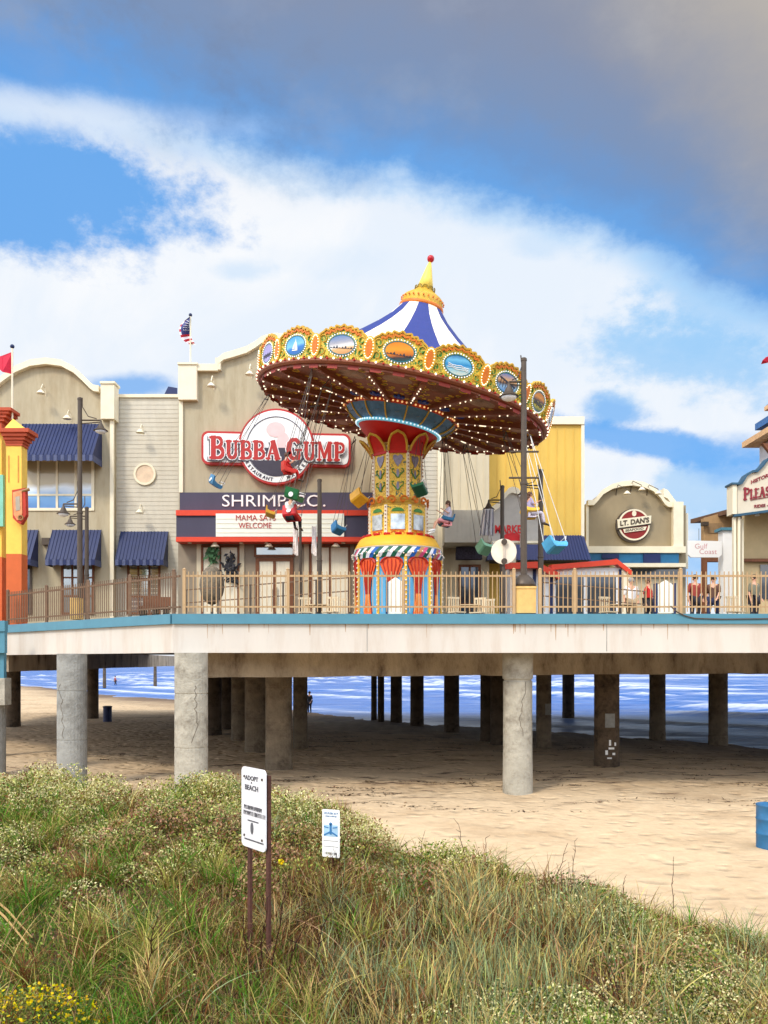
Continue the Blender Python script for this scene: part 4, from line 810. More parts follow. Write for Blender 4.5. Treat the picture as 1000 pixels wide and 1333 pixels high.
for q in (10.5, 23): 
    pbox(b, q, 593, q+1.6, 628, Y-.012, .012)
b.build('groove', mat('ochre_groove', S(206,140,60), .7), t)
blk(-70, 2, 562, 725, Y+.55, .5, YP, 'rear_wall'); blk(-70, 2.5, 725.1, 840, Y+.54, .52, OP, 'rear_wall_base'); 
b = MB()
for i, (ex, y0, y1) in enumerate(((0,548,561.9),(3,543,548),(6,538,543),(9,534,538),(12,530,534))): pbox(b, -70, y0, 2+ex, y1, Y+.35-ex*.02, .8)
b.build('rear_moulding', [ORD], t)
b = MB(); pbox(b, -20, 618, 4, 685, Y+.3, .15); b.build('teal_panel', mat('mint_panel', S(130,196,176), .6, .1), t)
fr = thing('wall_board', 'carved red and cream scroll board fixed on the yellow tower', 'board', (X_(30,Y),Y,Z_(660,Y)))
b = MB(); b.prism([(X_(x,Y),Z_(y,Y)) for x, y in ((20,640),(37,637),(38,672),(34,680),(31,684),(27,682),(21,676))][::-1], Y-.28, Y-.05); b.build('red_back', mat('board_red', S(190,56,34), .6), fr)
b = MB(); b.prism([(X_(x,Y),Z_(y,Y)) for x, y in ((21.5,643),(33,641),(33.5,670),(31,678),(27,679),(22.5,672))][::-1], Y-.31, Y-.282); b.build('face', mat('board_salmon', S(226,150,100), .7, .25, 6), fr)
b = MB(); b.prism([(X_(x,Y),Z_(y,Y)) for x, y in ((25,649),(30.5,648),(31,666),(25.5,667))][::-1], Y-.325, Y-.311); b.build('inset', mat('inset_grey', S(176,164,144), .7), fr)
b = MB(); b.tube([P(19,642,Y-.25), P(38,637,Y-.25)], .06, 8); b.ring(X_(27.5,Y-.3), Z_(674,Y-.3), .1, .1, .04, Y-.36, Y-.315, 18); b.build('scroll', mat('old_brass', S(150,110,60), .5), fr)

# flags
def flag(pole_px, y_top, y_bot, Y, name, label, shape):
    t = thing('flagpole', label, 'flag', P(pole_px, y_bot, Y)); MB().tube([P(pole_px,y_bot,Y), P(pole_px,y_top,Y)], .035, 8).build('pole', CREAM, t); MB().ball(P(pole_px,y_top-1,Y), .08, 8).build('finial', NAVY, t); shape(t, pole_px, Y)
def pennant(t, px, Y, pts=((16,458),(3,463),(-14,468),(3,484),(16,487))):
    b = MB(); q = [P(x, y, Y+.12*math.sin(i*1.7)) for i, (x, y) in enumerate(pts)]; n = len(q); b.add([v+Vector((0,-.01,0)) for v in q]+[v+Vector((0,.01,0)) for v in q], [tuple(range(n)), tuple(range(n,2*n))[::-1]]+[(i,n+i,n+(i+1)%n,(i+1)%n) for i in range(n)]); b.build('cloth', mat('crimson_cloth', S(196,26,56), .7, .15), t)
flag(16, 452, 546, 31.2, 'f', 'red pennant on a cream pole above the yellow tower', pennant)
flag(1018, 440, 530, 31, 'f', 'crimson pennant above the gate building at the right edge', lambda t, px, Y: pennant(t, px, Y, ((1018,458),(1005,462),(997,465),(993,469),(991,474),(1000,472),(1018,477))))
def usflag(t, px, Y):
    A = mat('flag_blue', S(52,56,110), .7); B = mat('flag_red', S(176,30,44), .7); Cw = mat('flag_white', S(240,236,236), .7)
    # cloth hangs from the hoist; left and right outline rows from top to bottom
    Lf = [(247,412),(241,417),(235,423),(233,428),(234,434),(236,440),(241,445),(246,448),(250,449)]; Rt = [(247,413),(246.5,420),(246.5,424),(247,428),(248,434),(249,438),(250,442),(253,446),(255,449)]
    b = MB(); nr = 26; nc = 7; vs = []
    def ip(rows, s): k = s*(len(rows)-1); i = min(int(k), len(rows)-2); f = k-i; return (rows[i][0]*(1-f)+rows[i+1][0]*f, rows[i][1]*(1-f)+rows[i+1][1]*f)
    for i in range(nr+1):
        l_, r_ = ip(Lf, i/nr), ip(Rt, i/nr)
        for j in range(nc+1): f = j/nc; vs.append(P(l_[0]*(1-f)+r_[0]*f, l_[1]*(1-f)+r_[1]*f-(f*(1-f))*1.5, Y+.12*math.sin(f*5+i*.3)))
    k0 = len(b.v); b.v += vs
    for i in range(nr):
        for j in range(nc):
            b.f.append([i*(nc+1)+j, i*(nc+1)+j+1, (i+1)*(nc+1)+j+1, (i+1)*(nc+1)+j]); b.m.append(0 if (i < 14 and j >= 1) else (1 if (i//2) % 2 else 2))
    o = b.build('cloth', [A, B, Cw], t); s = MB()
    for i in range(3, 13, 2):
        for j in range(1, 5): v = vs[i*(nc+1)+j+2]; s.ball(v+Vector((0,-.03,0)), .02, 4)
    s.build('star', Cw, o)
flag(248, 411, 474, 38.3, 'f', 'striped flag with blue starred corner on the restaurant roof', usflag)

# ---------------------------------------------------------------- swing ride
GOLD = mat('gold_paint', S(212,166,52), .45, .15, 6); ORG = mat('orange_gold', S(222,120,34), .45, .15, 6); BULB = mat('lit_bulb', (1,.86,.62,1), .3, 0, emit=1.1); RDP = mat('ride_red', S(202,34,26), .4, .12, 3)
ORN = ramp_mat('scroll_paint', [(0,S(30,100,60)),(.40,S(66,130,56)),(.46,S(226,190,50)),(.54,S(244,214,84)),(.60,S(122,150,50)),(.68,S(232,150,40)),(1,S(90,60,30))], 5.5, .45)
ORNY = ramp_mat('gold_scroll_paint', [(0,S(160,96,20)),(.38,S(230,170,30)),(.47,S(252,214,70)),(.57,S(240,180,40)),(.66,S(90,110,70)),(1,S(60,60,80))], 7, .45)
UND = ramp_mat('under_canopy_paint', [(0,S(150,96,60)),(.40,S(176,120,74)),(.455,S(255,232,130)),(.51,S(186,130,76)),(.57,S(206,206,124)),(.63,S(180,116,70)),(1,S(150,96,60))], 3.2, .5)
ARMM = mat('arm_brown', S(136,74,46), .5, .15); BLU = mat('dull_blue_paint', S(84,124,160), .45, .25, 5); LBL = mat('ride_sky_blue', S(92,172,214), .45, .1, 4); CYAN = mat('ice_blue', S(170,222,240), .4, .05)
STB = mat('stripe_blue', S(46,62,132), .55, .06); STW = mat('stripe_cream', S(252,236,208), .55, .04)
CY = 31.0; RC = Vector((.66, CY, 13.02)); TILT = R(10.8); MC_ = Matrix.Translation(RC)@Matrix.Rotation(R(3.2), 4, 'X')@Matrix.Rotation(TILT, 4, 'Y')
NAX = MC_.to_3x3()@Vector((0,0,1))
ride = thing('swing_ride', 'ornate wave swinger ride with tilted painted canopy and striped tent top', 'swing ride', (X_(519,CY), CY, DECK))
def rb(): b = MB(); b.M = MC_; return b
# tent, cap, spire
prof = [(5.1,.45),(4.0,1.05),(2.9,1.75),(2.15,2.33),(1.62,2.78),(1.12,3.26),(.82,3.64),(.70,3.9)]
rb().lathe(prof, 42, lambda i, j: ((j+1)//3) % 2, caps=False).build('striped_roof', [STB, STW], ride, smooth=False)
def rbu(): b = MB(); b.M = MC_@Matrix.Translation((0,0,-.36)); return b
rbu().lathe([(.80,4.02),(.82,4.1),(.80,4.16),(.74,4.2),(.74,4.42),(.66,4.5),(.52,4.6),(.36,4.66),(.36,4.72)], 28, lambda i, j: 1 if i < 2 else 0).build('roof_cap', [GOLD, ORG], ride, smooth=True)
b = rbu(); [b.ball((.78*math.sin(a), -.78*math.cos(a), 4.34), .035, 5) for a in [2*PI*k/26 for k in range(26)]]; b.build('cap_beads', ORG, ride)
b = rbu()
for k in range(10): a = 2*PI*k/10; b.tube([(.36*math.sin(a+d), -.36*math.cos(a+d), 4.74+.1*math.sin(q)) for d, q in ((-.28,0),(-.15,1.4),(0,1.57),(.15,1.4),(.28,0))], .022, 5)
b.build('spire_crown', mat('olive_gold', S(150,130,50), .5), ride)
rbu().lathe([(.33,4.72),(.2,5.2),(.09,5.62),(.03,5.82)], 18).build('spire', mat('pale_gold', S(250,216,96), .45, .08), ride, smooth=True)
rbu().ball((0,0,5.9), .13, 12).build('finial_ball', mat('ball_red', S(190,24,36), .3), ride, smooth=True)
# crest panels
NP = 18; RR = 5.22
pics = [[(0,S(30,90,160)),(.35,S(24,110,190)),(.5,S(120,190,230)),(1,S(60,150,215))], [(0,S(200,140,80)),(.3,S(226,176,116)),(.42,S(240,236,230)),(.6,S(170,170,180)),(1,S(70,120,180))], [(0,S(30,80,80)),(.2,S(60,50,50)),(.32,S(200,110,30)),(.6,S(244,160,40)),(1,S(220,130,30))],
        [(0,S(226,224,200)),(.3,S(150,206,220)),(.5,S(40,140,200)),(.75,S(120,200,236)),(1,S(20,90,160))], [(0,S(60,120,190)),(.3,S(150,190,220)),(.45,S(110,80,60)),(.62,S(236,180,120)),(1,S(60,130,200))], [(0,S(40,80,40)),(.35,S(220,200,60)),(.5,S(60,50,60)),(.7,S(230,150,50)),(1,S(200,120,60))]]
PM = [ramp_mat('painted_scene_%s' % n_, p, 3.5, .35, kind='gen', dist=.7) for n_, p in zip(('sail','beach','sunset','surf','dock','field'), pics)]
LAV = mat('lavender_oval', S(160,150,200), .4, .15)
half = .93
crown = [(-half,0),(half,0),(half,.66),(.86,.70),(.78,.80),(.66,.88),(.62,.94),(.50,.90),(.47,1.0),(.30,.97),(.28,1.06),(.1,1.02),(0,1.1),(-.1,1.02),(-.28,1.06),(-.30,.97),(-.47,1.0),(-.50,.90),(-.62,.94),(-.66,.88),(-.78,.80),(-.86,.70),(-half,.66)]
order = {-4:5,-3:'lav',-2:0,-1:1,0:2,1:3,2:4,3:5,4:1}
def ell(cx, cz, rx, rz, n, s=0): return [(cx+rx*math.cos(2*PI*(k+s)/n), cz+rz*math.sin(2*PI*(k+s)/n)) for k in range(n)]
for k in range(NP):
    kk = k if k < 9 else k-18; a = R(20*kk-3); fm = MC_@Matrix.Rotation(a, 4, 'Z')@Matrix.Translation((0,-RR,0))@Matrix.Rotation(R(7), 4, 'X')
    b = MB(); b.M = fm; b.prism(crown, -.03, .03); pn = b.build('crest_panel', ORN, ride)
    b = MB(); b.M = fm; cr_ = crown[2:]; 
    for (xa, za), (xb, zb) in zip(cr_[:-1], cr_[1:]): b.bar((xa,-.04,za-.02), (xb,-.04,zb-.02), .06, .05)
    for (xa, za), (xb, zb) in zip(cr_[3:-4], cr_[4:-3]): b.bar((xa*.93,-.045,za-.12), (xb*.93,-.045,zb-.12), .05, .05, 1)
    b.build('crest_border', [GOLD, ORG], pn)
    b = MB(); b.M = fm; b.disc(0, .47, .45, .29, -.07, -.032, 28)
    ix = order.get(kk, abs(kk) % 6); o = b.build('painted_oval', LAV if ix == 'lav' else PM[ix], pn)
    W_ = mat('sail_white', S(240,240,236), .5, .04); D_ = mat('scene_dark', S(50,54,66), .5, .3, 12); b = MB(); b.M = fm; b.ring(0, .47, .47, .31, .03, -.075, -.07, 28); b.build('oval_rim', mat('teal_rim', S(40,110,120), .45), pn)
    b = MB(); b.M = fm
    if ix == 0: b.prism([(-.02,.36),(.0,.68),(.12,.36)][::-1], -.078, -.0705); b.prism([(-.04,.37),(-.03,.6),(-.14,.37)], -.078, -.0705); b.box(-.14,.12,-.078,-.0705,.31,.345)
    elif ix == 3: [b.tube([(-.34+.14*q,-.074,.36+.05*w_+.02*math.sin(q*2+w_)) for q in range(6)], .012, 4) for w_ in range(3)]
    elif ix in (2, 1): [b.prism([(-.4+.1*q,.36),(-.35+.1*q,.36+.03*(1+q % 3)),(-.3+.1*q,.36)][::-1], -.078, -.0705) for q in range(8)]
    elif ix == 4: b.bar((-.36,-.074,.58),(.36,-.074,.42),.008,.05); [b.box(-.3+.12*q,-.28+.12*q,-.078,-.0705,.3,.54-.026*q) for q in range(6)]
    else: [b.disc(-.3+.12*q, .38+.02*(q % 2), .05, .07, -.078, -.0705, 9) for q in range(6)]
    b.build('painted_detail', W_ if ix in (0, 3) else D_, pn)
    b = MB(); b.M = fm
    for x, z in ell(0, .47, .50, .34, 32): b.ball((x,-.07,z), .022, 5)
    b.build('oval_bulbs', mat('cool_white_bulb', (.93,.96,1,1), .3, 0, emit=.3), pn)
    b = MB(); b.M = fm
    for sx_ in (-1, 1):
        for (cx0, cz0, r0) in ((.66,.62,.14),(.68,.25,.13),(.3,.87,.1),(.46,.06,.09)):
            b.tube([(sx_*(cx0+r0*(1-.05*i)*math.cos(i*.55)), -.05, cz0+r0*(1-.05*i)*math.sin(i*.55)) for i in range(10)], .022, 5, 0)
            b.tube([(sx_*(cx0+r0*.5*math.cos(i*.7+2)), -.05, cz0+r0*.5*math.sin(i*.7+2)) for i in range(7)], .02, 5, 1)
    b.build('scrollwork', [GOLD, mat('leaf_green', S(70,140,60), .5)], pn)
    # medallion between panels
    a2 = R(20*kk+7); fm2 = MC_@Matrix.Rotation(a2, 4, 'Z')@Matrix.Translation((0,-RR-.1,.0))@Matrix.Rotation(R(7), 4, 'X'); b = MB(); b.M = fm2; b.disc(0, .42, .2, .36, -.03, .02, 20, 1); b.disc(0, .42, .09, .25, -.06, -.031, 16, 0); md = b.build('medallion', [ORG, GOLD], ride)
    b = MB(); b.M = fm2; [b.ball((x,-.06,z), .018, 5) for x, z in ell(0, .42, .135, .3, 20)]; b.build('medallion_bulbs', BULB, md)
# fleurs on the crest tips
# rim ring and bulbs
rb().lathe([(5.28,-.10),(5.34,-.04),(5.34,.04),(5.2,.08),(5.05,.02),(5.05,-.08)], 72, lambda i, j: 0).build('rim_ring', ARMM, ride)
b = rb()
for k in range(144): a = 2*PI*k/144; b.ball((5.36*math.sin(a),-5.36*math.cos(a),.03), .036, 5, k % 2)
for k in range(90): a = 2*PI*k/90; b.ball((5.1*math.sin(a),-5.1*math.cos(a),-.11), .036, 5, (k % 3 == 0)*1)
o = b.build('rim_bulbs', [BULB, RDP], ride); o['kind'] = 'stuff'
# scalloped valance under the rim
b = rb()
for k in range(90):
    a = 2*PI*k/90; a3 = 2*PI*(k+1)/90; zl = -.17-(.06 if k % 2 else 0); b.add([(5.2*math.sin(a),-5.2*math.cos(a),0),(5.2*math.sin(a3),-5.2*math.cos(a3),0),(5.2*math.sin(a3),-5.2*math.cos(a3),zl),(5.2*math.sin(a),-5.2*math.cos(a),zl)], [(0,1,2,3)], k % 2)
b.build('rim_valance', [ARMM, mat('valance_red', S(150,50,34), .5)], ride)
# underside
rb().lathe([(5.1,.02),(3.6,-.02),(2.0,-.12)], 54, 0, caps=False).build('under_canopy', UND, ride)
for k in range(NP):
    a = R(20*k+7); f = MC_@Matrix.Rotation(a, 4, 'Z'); b = MB(); b.M = f; b.box(-.05,.05,-5.15,-1.9,-.24,-.03); b.box(-.09,.09,-5.0,-1.95,-.27,-.242); ar_ = b.build('arm', ARMM, ride)
    b = MB(); b.M = f
    for i in range(9):
        if (i*5+k*3) % 4: b.ball((0,-2.25-i*.32,-.285), .024, 5)
    if k % 3 == 0: b.box(-.022,.022,-3.3,-3.05,-.29,-.27)
    b.build('arm_bulbs', BULB, ar_)
    a = R(20*k-3); f = MC_@Matrix.Rotation(a, 4, 'Z'); b = MB(); b.M = f
    b.lathe([(0,-.1),(.42,-.1),(.46,-.08),(.5,-.05),(.52,0)], 20, lambda i, j: 0 if i == 0 else 1, (0,-4.3,0)); b.v = [f@Vector(((f.inverted()@v).x*1.15, (f.inverted()@v).y, (f.inverted()@v).z)) for v in b.v]
    b.build('ceiling_oval', [mat('ceiling_oval_brown', S(176,140,116), .5, .25), mat('oval_rim', S(110,40,30), .5)], ride)
    b = MB(); b.M = f
    for sx_ in (-1,1):
        for (cx0, cy0, r0) in ((.52,-4.75,.16),(.62,-4.15,.13),(.46,-3.6,.16),(.2,-3.35,.12),(.3,-3.0,.14),(.1,-2.8,.08),(.42,-3.95,.1)):
            b.tube([(sx_*(cx0+r0*(1-.06*q)*math.cos(q*.6)), cy0+r0*(1-.06*q)*math.sin(q*.6), -.09) for q in range(10)], .028, 4, 0)
            b.tube([(sx_*(cx0+r0*.5*math.cos(q*.9+1)), cy0+r0*.5*math.sin(q*.9+1), -.085) for q in range(6)], .024, 4, 1)
    b.build('ceiling_scroll', [GOLD, mat('leaf_green', S(70,140,60), .5)], ride)
    b = MB(); b.M = f
    for (x, y, rx, ry) in ((0,-2.5,.07,.19),(-.14,-2.42,.06,.13),(.14,-2.42,.06,.13),(0,-2.28,.16,.04)): b.lathe([(0,-.17),(.9,-.16),(1,-.12)], 12, 0, (0,0,0), caps=False); q = b.v[-36:]; 
    inv = f.inverted(); nv = len(b.v)//4
    for gi, (x, y, rx, ry) in enumerate(((0,-2.5,.07,.19),(-.14,-2.42,.06,.13),(.14,-2.42,.06,.13),(0,-2.28,.16,.04))):
        for vi in range(nv): l_ = inv@b.v[gi*nv+vi]; b.v[gi*nv+vi] = f@Vector((x+l_.x*rx, y+l_.y*ry, l_.z-.0))
    b.build('fleur', mat('fleur_blue', S(40,70,160), .4), ride)
# bowl
rb().lathe([(2.08,-.1),(2.12,-.16),(2.1,-.24),(2.04,-.26)], 48, 0, caps=False).build('bowl_rim', mat('rim_red', S(214,70,34), .4), ride)
b = rb(); [b.ball((2.13*math.sin(2*PI*k/84),-2.13*math.cos(2*PI*k/84),-.2), .036, 5) for k in range(84)]; o = b.build('bowl_bulbs', mat('amber_bulb', (1,.62,.25,1), .3, 0, emit=.45), ride)
rb().lathe([(2.04,-.24),(1.9,-.42),(1.7,-.58),(1.5,-.68)], 48, 0, caps=False).build('bowl_band', BLU, ride, smooth=True)
b = rb()
for k in range(16): a = 2*PI*k/16+.1; b.tube([(r_*math.sin(a),-r_*math.cos(a),z_) for r_, z_ in ((2.06,-.25),(1.93,-.43),(1.73,-.6),(1.52,-.7))], .03, 5); a += PI/16; b.tube([((1.85+.1*math.cos(q))*math.sin(a+.07*math.sin(q)),-(1.85+.1*math.cos(q))*math.cos(a+.07*math.sin(q)),-.52-.08*math.cos(q)+.06) for q in [i*.6 for i in range(9)]], .014, 4, 1)
b.build('bowl_ribs', [GOLD, mat('grey_scroll', S(120,140,156), .5)], ride)
rb().lathe([(1.5,-.64),(1.56,-.70),(1.56,-.76),(1.48,-.78)], 48, 0, caps=False).build('bowl_collar', mat('cyan_collar', S(120,206,232), .35, .04, emit=.25), ride)
b = rb(); [b.ball((1.58*math.sin(2*PI*k/70),-1.58*math.cos(2*PI*k/70),-.73), .03, 5) for k in range(70)]; b.build('collar_bulbs', mat('ice_bulb', (.85,.96,1,1), .3, 0, emit=.6), ride)
rb().lathe([(1.48,-.76),(1.32,-.96),(1.1,-1.14),(.85,-1.3),(.6,-1.42),(.3,-1.5)], 40, 0, caps=False).build('red_bowl', RDP, ride, smooth=True)
# pillar, octagonal
pc = Vector((X_(518,CY), CY, 0)); Zp = lambda py: Z_(py, CY-1)
def rp(a0=0): b = MB(); b.M = Matrix.Translation(pc)@Matrix.Rotation(a0, 4, 'Z'); return b
OCT = R(-1)
def octside(i, n, r, a0): return Matrix.Translation(pc)@Matrix.Rotation(a0+2*PI*i/n, 4, 'Z')@Matrix.Translation((0,-r,0))
zA, zB, zC, zD = Zp(582), Zp(646), Zp(657), Zp(700)
for (r_, z0, z1, nm) in ((.86, zB, zA+.1, 'upper_panel'), (1.02, zD, zC, 'lower_panel')):
    for i in range(8):
        b = MB(); b.M = octside(i, 8, r_, OCT); hw = r_*math.tan(PI/8)-.02; b.box(-hw, hw, -.0, .08, z0, z1)
        o = b.build('pillar_'+nm, ORNY, ride); b = MB(); b.M = octside(i, 8, r_, OCT); zc = (z0+z1)/2
        if nm == 'lower_panel':
            b.box(-hw*.62, hw*.62, -.035, -.002, zc-.28, zc+.26); b.build('mirror', mat('pale_mirror', (.50,.56,.60,1), .12, .45, 4, metal=.5), o)
            b = MB(); b.M = octside(i, 8, r_, OCT); b.disc(0, zc+.36, hw*.55, .13, -.03, -.003, 14, 1, 0, PI)
            for sx_ in (-1,1): b.tube([(sx_*(hw*.35+.09*math.cos(q)), -.03, zc-.42+.09*math.sin(q)) for q in [i_*.6 for i_ in range(9)]], .02, 5, 0)
            b.box(-hw*.7, hw*.7, -.02, -.003, zc-.32, zc-.285); b.build('gold_scroll', [ORG, mat('leaf_green', S(70,140,60))], o)
        else:
            hz = zc+.42
            b.prism([(0,hz-.26),(.1,hz-.12),(.17,hz+.02),(.17,hz+.13),(.1,hz+.18),(0,hz+.12),(-.1,hz+.18),(-.17,hz+.13),(-.17,hz+.02),(-.1,hz-.12)], -.03, -.002); b.build('heart', mat('silver_grey', S(130,120,130), .35, .3, 9, metal=.3), o)
            b = MB(); b.M = octside(i, 8, r_, OCT)
            for zz in (zc-.05, zc-.5):
                for sx_ in (-1,1): b.tube([(sx_*.02,-.03,zz-.18),(sx_*.1,-.03,zz-.05),(sx_*.19,-.03,zz+.02),(sx_*.21,-.03,zz+.12),(sx_*.13,-.03,zz+.14)], .022, 5, 0)
                b.disc(0, zz-.02, .05, .16, -.03, -.004, 12, 1)
            b.build('leaf_scroll', [mat('leaf_green', S(70,140,60)), mat('silver_grey', S(130,120,130))], o)
        b = MB(); b.M = Matrix.Translation(pc)@Matrix.Rotation(OCT+2*PI*(i+.5)/8, 4, 'Z'); rc_ = r_/math.cos(PI/8); b.box(-.05,.05,-rc_-.03,-rc_+.05,z0,z1); cp = b.build('corner_post', STW, ride)
        b = MB(); b.M = Matrix.Translation(pc)@Matrix.Rotation(OCT+2*PI*(i+.5)/8, 4, 'Z'); zz = z0+.05
        while zz < z1: b.ball((0,-rc_-.05,zz), .026, 5); zz += .13
        b.build('corner_bulbs', mat('dark_amber_bulb', (.45,.2,.08,1), .3, 0), cp)
rp().lathe([(.74,zB-.1),(.74,zA+.4)], 16, 0).build('pillar_core', GOLD, ride); rp().lathe([(.95,zD),(.95,zB)], 16, 0).build('lower_core', GOLD, ride)
# petals
for i in range(8):
    f = octside(i, 8, .88, OCT); K = 8; vs = []; fs = []; edgeL = []; edgeR = []
    for j in range(K+1):
        s = j/K; zz = zA-.18+.66*s; out = -.03-.46*s**1.6; ww = .31*math.sqrt(max(0, 1-(max(0,s-.45)/.55)**2))+.004
        if s < .45: ww = .33
        vs += [(-ww, out, zz), (ww, out, zz)]; edgeL.append(Vector((-ww, out-.02, zz))); edgeR.append(Vector((ww, out-.02, zz)))
    fs = [(2*j, 2*j+1, 2*j+3, 2*j+2) for j in range(K)]; b = MB(); b.M = f; b.add(vs, fs); o = b.build('petal', RDP, ride); md = o.modifiers.new('t', 'SOLIDIFY'); md.thickness = .04
    b = MB(); b.M = f; b.tube(edgeL[1:]+edgeR[::-1][:-1], .045, 6); b.build('petal_rim', GOLD, o)
# gold scroll cornice between the two pillar stages
b = rp(); b.lathe([(1.0,zC-.04),(1.08,zC+.02),(1.08,zC+.08),(.98,zC+.12),(.9,zB+.02)], 8, 0, (0,0,0), PI/8+OCT, PI/8+OCT+2*PI)
for i in range(8):
    b.M = octside(i, 8, 1.02, OCT)
    for sx_ in (-1,1): b.tube([(sx_*(.2+(.16-.012*q)*math.cos(q*.6)), -.08, (zB+zC)/2+.02+(.16-.012*q)*math.sin(q*.6)) for q in range(12)], .04, 6, 1)
b.build('scroll_cornice', [GOLD, ORG], ride)
# skirt ring
zE, zF = Zp(697), Zp(712)
rp().lathe([(1.05,zE+.06),(1.30,zE),(1.40,zE-.06),(1.52,zF+.14),(1.6,zF),(1.55,zF-.06)], 40, lambda i, j: 1 if i == 4 else 0).build('yellow_skirt', [mat('skirt_yellow', S(250,190,50), .5, .05), STW], ride, smooth=True)
b = rp()
for i in range(20): a = 2*PI*i/20; b.tube([(1.3*math.sin(a+d), -1.3*math.cos(a+d), zE+.03) for d in (-.09,0,.09)], .05, 6)
b.build('skirt_red_dashes', RDP, ride)
# drum
ND = 10; rd = 1.56; z0, z1 = DECK, zF-.05; D0 = R(-9.)
TG = mat('ride_green', S(40,110,84), .5); RED2 = mat('shell_red', S(190,44,24), .45, .15); SHL = mat('shell_orange', S(232,92,34), .45, .12, 4)
rp().lathe([(rd-.12,z0),(rd-.12,z1)], ND, 0, (0,0,0), PI/ND+D0, PI/ND+D0+2*PI).build('drum_core', LBL, ride)
for i in range(ND):
    f = octside(i, ND, rd-.1, D0); hw = rd*math.tan(PI/ND)-.05
    b = MB(); b.M = f; b.box(-hw, hw, -.03, .04, z0, z1-.25); o = b.build('drum_panel', LBL, ride)
    b = MB(); b.M = f; zt = z1-.36
    # flared shell on a waisted stem
    outl = [(.28,z0+.02),(.2,z0+.5),(.12,z0+1.0),(.11,z0+1.25),(.18,zt-.75),(.33,zt-.45),(.41,zt-.25),(.38,zt-.1),(.22,zt+.02),(0,zt+.07)]
    b.prism([(x, z) for x, z in outl]+[(-x, z) for x, z in outl[::-1][1:]], -.08, -.032, 0)
    for sx_ in (-1,-.5,0,.5,1): b.tube([(sx_*.08,-.09,z0+1.2),(sx_*.15,-.1,zt-.7),(sx_*.3,-.1,zt-.25),(sx_*.27,-.1,zt-.08)], .02, 5, 1); b.tube([(sx_*.2,-.09,z0+.05),(sx_*.1,-.09,z0+.9),(sx_*.08,-.09,z0+1.2)], .018, 5, 2)
    b.tube([(-.39,-.09,zt-.2),(-.3,-.1,zt-.08),(-.15,-.1,zt+.0),(0,-.1,zt+.03),(.15,-.1,zt+.0),(.3,-.1,zt-.08),(.39,-.09,zt-.2)], .035, 6, 1)
    b.build('shell_motif', [SHL, RED2, mat('shell_light', S(246,150,70), .45)], o)
    b = MB(); b.M = f
    for sx_ in (-1,1): b.tube([(sx_*x,-.05,z) for x, z in outl[:9]], .014, 5)
    b.build('shell_outline', NAVY, o)
    f2 = Matrix.Translation(pc)@Matrix.Rotation(D0+2*PI*(i+.5)/ND, 4, 'Z'); b = MB(); b.M = f2; b.tube([(0,-rd-.02,z0),(0,-rd-.02,z1-.15)], .055, 8); zz = z0+.3
    cp = b.build('drum_column', mat('skirt_yellow', S(250,190,50)), ride); b = MB(); b.M = f2
    while zz < z1-.3: b.ball((0,-rd-.08,zz), .035, 5); zz += .17
    b.build('column_bulbs', STW, cp)
# striped swags
SW = [mat('swag_'+n_, c, .5) for n_, c in (('green',S(30,96,70)),('white',S(240,236,240)),('pink',S(220,80,120)),('blue',S(40,100,180)),('tan',S(190,140,90)))]
b = rp()
for i in range(60):
    a = 2*PI*i/60; a2 = a+2*PI/60*.96; zz = z1-.0; m_ = (0,1,2,1,3,1,0,4)[(i*3+i//7) % 8]; r1, r2 = 1.6, 1.66
    P1 = lambda a, r, z: (r*math.sin(a), -r*math.cos(a), z)
    sh = .12; b.add([P1(a,r1,zz), P1(a2,r1,zz), P1(a2-sh,r2,zz-.2), P1(a-sh,r2,zz-.2), P1(a2-sh*1.5,r1,zz-.36), P1(a-sh*1.5,r1,zz-.36)], [(0,3,2,1),(3,5,4,2)], m_)
b.build('striped_swag', SW, ride); b = rp()
for i in range(60): a = 2*PI*i/60; b.ball((1.68*math.sin(a),-1.68*math.cos(a),z1-.2-.05*math.sin(a*10)), .03, 5)
b.build('swag_bulbs', STW, ride)
rp().lathe([(2.0,DECK),(2.0,DECK+.12),(1.9,DECK+.13)], 32).build('platform', DARKMETAL, ride)

# ---------------------------------------------------------------- people
SKIN = mat('skin', S(214,160,130), .6, .04); HAIRM = {'dark': mat('dark_hair', S(44,32,26), .6), 'brown': mat('brown_hair', S(90,60,40), .6), 'grey': mat('grey_hair', S(150,146,140), .6)}
def skel(name, verts, edges, rad, mt, parent, root=0, sub=1):
    bm = bmesh.new(); ly = bm.verts.layers.skin.verify(); vv = []
    off = LOC[parent.name] if parent is not None else Vector((0,0,0))
    for i, (v, r_) in enumerate(zip(verts, rad)):
        q = bm.verts.new(Vector(v)-off); q[ly].radius = (r_, r_); q[ly].use_root = (i == root); vv.append(q)
    for a, c in edges: bm.edges.new((vv[a], vv[c]))
    me = bpy.data.meshes.new(name); bm.to_mesh(me); bm.free(); me.materials.append(mt); o = bpy.data.objects.new(name, me); COL.objects.link(o); o.parent = parent; LOC[o.name] = off
    s = o.modifiers.new('skin', 'SKIN'); s.use_smooth_shade = True; d = o.modifiers.new('sub', 'SUBSURF'); d.levels = sub; d.render_levels = sub; return o
